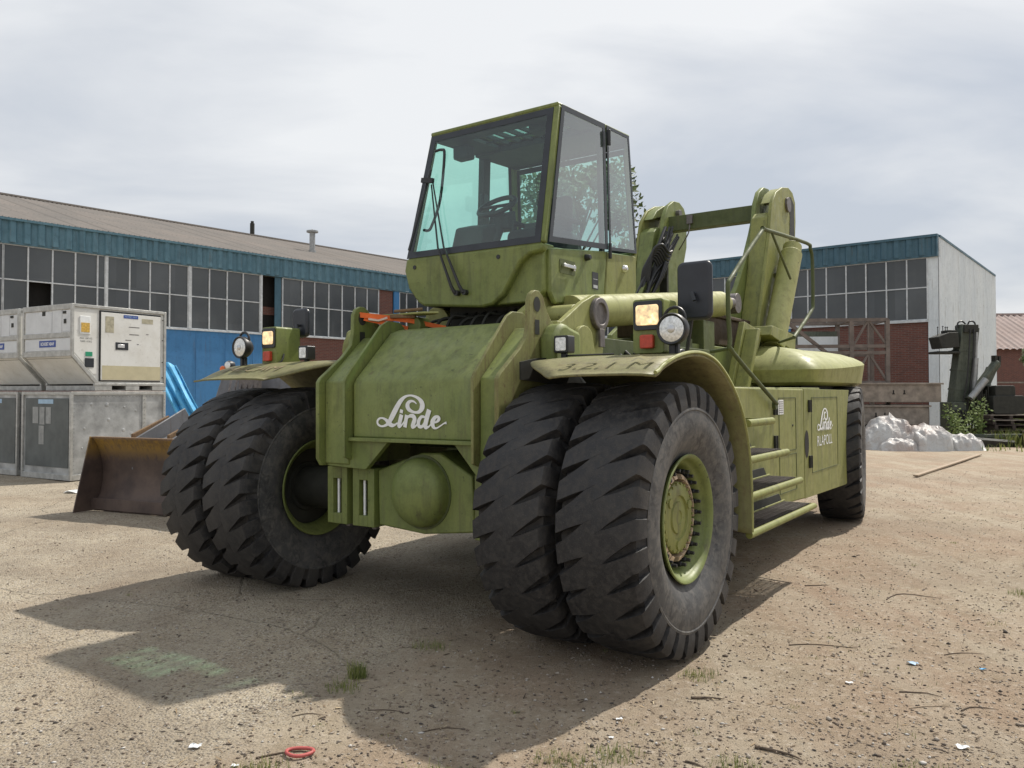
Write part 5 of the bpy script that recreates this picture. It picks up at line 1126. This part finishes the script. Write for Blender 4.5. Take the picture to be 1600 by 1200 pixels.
b = MB(); b.beam(c(1505, 625, -.3), c(1548, 568, -.3), .20, .22); b.tube([c(1502, 618, -.5), c(1545, 566, -.5)], .07, 12); b.beam(c(1520, 640), c(1550, 575), .22, .24); b.obj('outer_boom', 'truckgreen', CR, bevel=.015)
b = MB(); b.tube([c(1500, 622, -.55), c(1524, 593, -.55)], .10, 14); b.obj('boom_cylinder', 'zinc', CR, smooth=40)
b = MB(); b.box(*sorted((c(1543, 0).x, c(1547, 0).x)), -.4, -.2, c(0, 570).z, c(0, 556).z); b.box(c(1549, 0).x, c(1552, 0).x, -.4, -.2, c(0, 570).z, c(0, 557).z); b.obj('boom_hook', 'dark', CR)
b = MB(); b.box(c(1478, 0).x, c(1500, 0).x, -.35, .35, .0, c(0, 628).z); b.box(c(1512, 0).x, c(1540, 0).x, -.3, .4, .6, c(0, 600).z); b.obj('crane_column', 'truckgreen', CR, bevel=.02)
b = MB(); b.prism([(c(1459, 0).x, c(0, 527).z), (c(1464, 0).x, c(0, 545).z), (c(1492, 0).x, c(0, 543).z), (c(1490, 0).x, c(0, 520).z), (c(1476, 0).x, c(0, 520).z)], -.3, .3, 'y'); b.box(c(1476, 0).x, c(1490, 0).x, -.2, .2, c(0, 522).z, c(0, 516).z)
b.box(c(1459, 0).x, c(1493, 0).x, -.3, .3, c(0, 553).z, c(0, 549).z); b.beam(c(1482, 550), c(1500, 548), .08, .08); b.obj('control_seat', 'dark', CR, bevel=.02)
b = MB()
for px, a in ((1466, 511), (1474, 510), (1478, 511), (1481, 511)): b.tube([c(px, 525), c(px, a)], .012, 6); b.lathe([(-.03, 0), (0, .03), (.03, 0)], 8, tuple(c(px, a)), 'z')
b.obj('control_lever', 'black', CR)
b = MB()
for k in range(12): b.box(c(1512 + k * 3.2, 0).x, c(1514 + k * 3.2, 0).x, -.5, -.3, .9 + .1 * (k % 4), 1.5 + .12 * (k % 3))
for k in range(8): b.tube(smoothpath([c(1470 + 4 * k, 640, -.4), c(1468 + 5 * k, 655, -.5), c(1476 + 4 * k, 668, -.45), c(1472 + 4 * k, 680, -.4)]), .03, 6)
b.obj('valve_bank', 'dark', CR)
for i, (z, w, dx) in enumerate(((0, 1.25, 0), (.15, 1.2, .03), (.30, 1.25, -.03), (.45, 1.15, .05), (.60, 1.2, .02), (.75, 1.3, .0))):
    T = thing('pallet', 'dark wooden pallet, number %s from the ground in the pile right of the crane' % ('one', 'two', 'three', 'four', 'five', 'six')[i], 'pallet', (14.65 + dx - w / 2 + .1, 23.6, z), (0, 0, .04 * (i % 3)), 'pallets piled right of the crane')
    b = MB()
    for y in (0, .3, .6, .9): b.box(0, w, y, y + .14, .11, .135)
    b.obj('deck_boards', 'wood' if i > 3 else 'wood2', T); b = MB()
    for x in (0, w / 2 - .05, w - .1): b.box(x, x + .1, 0, 1.04, .0, .108)
    b.obj('bearers', 'wood2', T)
b = MB(); b.prism(rrect(0, .95, 0, .55, .08), 0, .6, 'y'); b.prism(rrect(.1, .7, .5, .85, .08), .05, .5, 'y'); o = b.obj('engine_block', 'dark', bevel=.02, loc=(14.25, 23.7, .9)); tag(o, 'black oily engine block sitting on top of the pallet pile', 'engine block')
b = MB(); b.prism([(-.35, .0), (-.25, .06), (.25, .06), (.35, .0), (.25, -.2), (-.25, -.2)], 0, 1.6, 'x'); o = b.obj('steel_trough', 'dark', loc=(12.7, 22.6, .25), rot=(0, .08, .3)); tag(o, 'dark bent steel trough lying between the sheeting and the pallets', 'steel trough')
b = MB(); b.box(0, 2.3, 0, .12, 0, .10); o = b.obj('steel_channel', 'truckgreen', bevel=.01, loc=(12.9, 22.9, .25), rot=(0, 0, .05)); tag(o, 'green steel channel lying flat before the pallets', 'steel channel')
b = MB(); b.lathe([(0, 0), (0, .25), (.45, .25), (.45, 0)], 18, (0, 0, 0), 'z'); o = b.obj('oil_drum', 'wood2', bevel=.02, loc=(14.75, 22.7, 0)); tag(o, 'small dark drum standing at the right foot of the pallets', 'drum')
a_, e_ = Vector((7.45, 14.8, .03)), Vector((11.5, 19.7, .03)); b = MB(); b.beam(a_, e_, .09, .03); o = b.obj('plank', 'stickpale', bevel=.004); tag(o, 'long pale plank lying on the dirt at right', 'plank')
# ------------------------------------------------------------------ vegetation
def blades(name, label, spots, mat='grass', kind='stuff', cat='grass'):
    rs = random.Random(12); b = MB(); sh_ = []
    for (x, y, rad, n, h, w) in spots:
        for k in range(n):
            a = rs.uniform(0, 6.28); r = rad * rs.random() ** .7; px, py = x + r * cos(a), y + r * sin(a) * .8; pz = float(ground_h(px, py)) - .004
            hh = h * rs.uniform(.4, 1.15); ba = rs.uniform(0, 6.28); ln = hh * rs.uniform(.15, .7); w_ = w * rs.uniform(.6, 1.2)
            d = Vector((cos(ba), sin(ba), 0)); s_ = Vector((-d.y, d.x, 0)) * w_; o_ = Vector((px, py, pz))
            b.add([o_ - s_, o_ + s_, o_ + d * ln * .35 + Vector((0, 0, hh * .6)) + s_ * .7, o_ + d * ln * .35 + Vector((0, 0, hh * .6)) - s_ * .7, o_ + d * ln + Vector((0, 0, hh))], [(0, 1, 2, 3), (3, 2, 4)]); q = rs.random(); sh_ += [q] * 5
    b.shade = sh_; o = b.obj(name, mat, recalc=False); tag(o, label, cat if kind != 'stuff' else cat, kind=kind)
blades('grass_tuft', 'lone green grass tuft growing from the crack in the shadow', [(-.86, 4.50, .055, 170, .10, .0022)], kind=None, cat='grass tuft')
rs_ = random.Random(21); sp = []
for k in range(90):
    sp.append((rs_.uniform(9, 30), rs_.uniform(20.5, 40), .8, 34, .22, .012))
for k in range(90): sp.append((rs_.uniform(15.6, 30), rs_.uniform(24, 44), 1.0, 60, .62, .02))
for k in range(30): sp.append((rs_.uniform(11.6, 15.5), rs_.uniform(22.6, 24.0), .35, 40, .5, .014))
blades('long_grass', 'long yellow green grass and weeds growing by the far right wall', sp)
sp = []
for k in range(150):
    y = 3.15 + 8 * rs_.random() ** 1.7; x = rs_.uniform(-.75, .75) * y
    if (y - 3.45) * .56 - (x + 1.30) > .3 and rs_.random() < .9: continue
    sp.append((x, y, rs_.uniform(.02, .12), rs_.randint(6, 34), rs_.uniform(.010, .030), .0014))
for (x, y) in ((-1.15, 3.28), (-1.05, 3.4), (-.35, 3.35), (.30, 3.38), (.44, 3.55), (.2, 3.5), (.95, 3.42), (1.62, 3.32), (1.75, 3.3), (-1.5, 3.25), (4.0, 6.3), (1.05, 4.55), (-.2, 3.3), (-.9, 4.35), (-.5, 5.0)): sp.append((x, y, .12, 130, .050, .0017))
blades('ground_weeds', 'low sparse weeds and moss growing through the dirt', sp)
def bushy(name, label, x, y, h, r, n, seed, ls):
    rs = random.Random(seed); T = thing(name, label, 'weed plant', (x, y, 0)); b = MB(); L = MB(); sh_ = []
    for k in range(9):
        a = rs.uniform(0, 6.28); t = Vector((cos(a) * r * .8, sin(a) * r * .8, h * rs.uniform(.6, 1))); b.tube([(0, 0, 0), t * .5 + Vector((0, 0, h * .1)), t], [.02, .012, .005], 5)
        for q in range(n // 9):
            u = rs.uniform(.15, 1); p = t * u + Vector((rs.gauss(0, .09), rs.gauss(0, .09), rs.gauss(0, .07))); uu = Vector((rs.gauss(0, 1), rs.gauss(0, 1), rs.gauss(0, .6))).normalized(); v = uu.orthogonal(); s_ = ls * rs.uniform(.5, 1.2)
            L.add([p - uu * s_, p + v * s_ * .5, p + uu * s_, p - v * s_ * .5], [(0, 1, 2, 3)]); sh_ += [rs.random()] * 4
    b.obj('stems', 'leafstem', T); L.shade = sh_; L.obj('leaves', 'weedleaf', T, recalc=False)
M['leafstem'] = simple('green_stems', (.12, .16, .05), .7); M['weedleaf'] = leaf('weed_leaves', (.09, .15, .03), (.26, .33, .09), .35)
bushy('weed_plant', 'leafy weed growing up between the timber beams and the crane', 12.5, 22.4, 1.25, .38, 420, 2, .05); bushy('weed_plant', 'leafy weed growing at the right foot of the crane', 13.55, 23.2, 1.5, .25, 300, 5, .05); bushy('weed_plant', 'tall thin weed beside the dark engine at the far right', 15.6, 24.6, 1.3, .3, 260, 7, .045)
# ------------------------------------------------------------------ small debris
def stick(x, y, L, a, r, label, mat='stick', bend=.1):
    z = float(ground_h(x, y)) + r * .8; p = [(x + L * (t - .5) * cos(a) - bend * L * sin(pi * t) * sin(a), y + L * (t - .5) * sin(a) + bend * L * sin(pi * t) * cos(a)) for t in [k / 6 for k in range(7)]]
    b = MB(); r *= .62; b.tube([(u, v, float(ground_h(u, v)) + r * 1.1) for k, (u, v) in enumerate(p)], [r, r, r * .95, r * .85, r * .8, r * .6, r * .3], 6)
    tag(b.obj('twig', mat, smooth=50), label, 'twig', 'twigs and sticks on the ground')
for t in ((1.02, 4.20, .17, -.15, .011, 'thick dark stick end lying right of the front tyre'), (1.95, 5.05, .42, -.06, .006, 'long thin curved dark twig right of the front tyre'), (1.17, 3.55, .22, -.75, .011, 'dark stick lying among weeds at the bottom right of centre'), (.78, 3.45, .10, -.9, .008, 'short dark stick at the bottom centre right'), (2.15, 4.25, .20, -.5, .006, 'dark twig in the open dirt at right'), (2.35, 4.05, .2, .1, .006, 'dark curved twig beside the pale one at right', 'stick', .2), (2.12, 4.08, .22, -.03, .005, 'pale straight twig next to a dark curved one at right', 'stickpale'), (2.75, 4.9, .25, .05, .005, 'thin twig near the right picture edge'), (-1.02, 3.55, .20, .35, .007, 'dark twig left of the red rubber ring'), (-.62, 4.02, .22, -.35, .004, 'thin twig at the edge of the machine shadow'), (-.33, 3.8, .2, .3, .005, 'thin twig lying in the machine shadow'), (-1.25, 3.42, .11, -1.2, .010, 'short thick stick standing out at the bottom left'), (-1.0, 3.95, .15, .2, .004, 'small twig on the concrete edge'), (3.1, 6.2, .45, .1, .006, 'long thin twig far right on the dirt', 'stick', .3), (1.6, 6.3, .25, 0, .005, 'thin twig beyond the wheel shadow'), (2.5, 6.6, .2, .1, .008, 'short dark stick in the sunlit dirt beyond the wheel')):
    stick(*t[:6], *(t[6:7] or ('stick',)), *(t[7:8] or (.1,)))
def scrap(x, y, s, label, mat, seed, cat='litter'):
    s *= .6; rs = random.Random(seed); b = MB(); G = []
    for i in range(5): G.append([(x + (i / 4 - .5) * s + rs.uniform(-.2, .2) * s * .3, y + (j / 3 - .5) * s * .6 + rs.uniform(-.1, .1) * s, float(ground_h(x, y)) + .004 + rs.random() * s * .22) for j in range(4)])
    b.grid(G); o = b.obj('litter_scrap', mat, recalc=False, solid=.002); tag(o, label, cat, 'litter scraps on the dirt')
for i, (x, y, s, l, m) in enumerate(((-1.18, 3.44, .05, 'white plastic scrap beside the short stick at bottom left', 'litter'), (1.85, 4.42, .055, 'white scrap in the open dirt at right', 'litter'), (.52, 3.92, .05, 'white scrap below the front tyre', 'litter'), (.46, 3.74, .035, 'small white scrap above the weeds', 'litter'), (2.02, 3.62, .09, 'pale crumpled scrap at the lower right', 'litter'), (2.35, 4.72, .10, 'pale blue thin plastic scrap at right', 'ltblue'), (2.7, 4.62, .06, 'green plastic scrap at the right edge', 'tarpblue'), (1.0, 3.32, .10, 'white scrap at the bottom edge right of centre', 'litter'), (-1.42, 3.62, .09, 'grey white scrap on the concrete at lower left', 'litter'), (-6.9, 12.6, .35, 'white chalky scrap on the ground before the containers', 'litter'))): scrap(x, y, s, l, m, i)
b = MB(); n = 20; ringp = [(-.936 + .058 * cos(2 * pi * k / n) + .008 * sin(4 * pi * k / n), 3.557 + .04 * sin(2 * pi * k / n), float(ground_h(-.936, 3.557)) + .014) for k in range(n + 1)]
b.tube(ringp, .008, 8, False); tag(b.obj('rubber_ring', 'ring', smooth=60), 'faded red rubber ring lying at the bottom left on the dirt', 'ring')
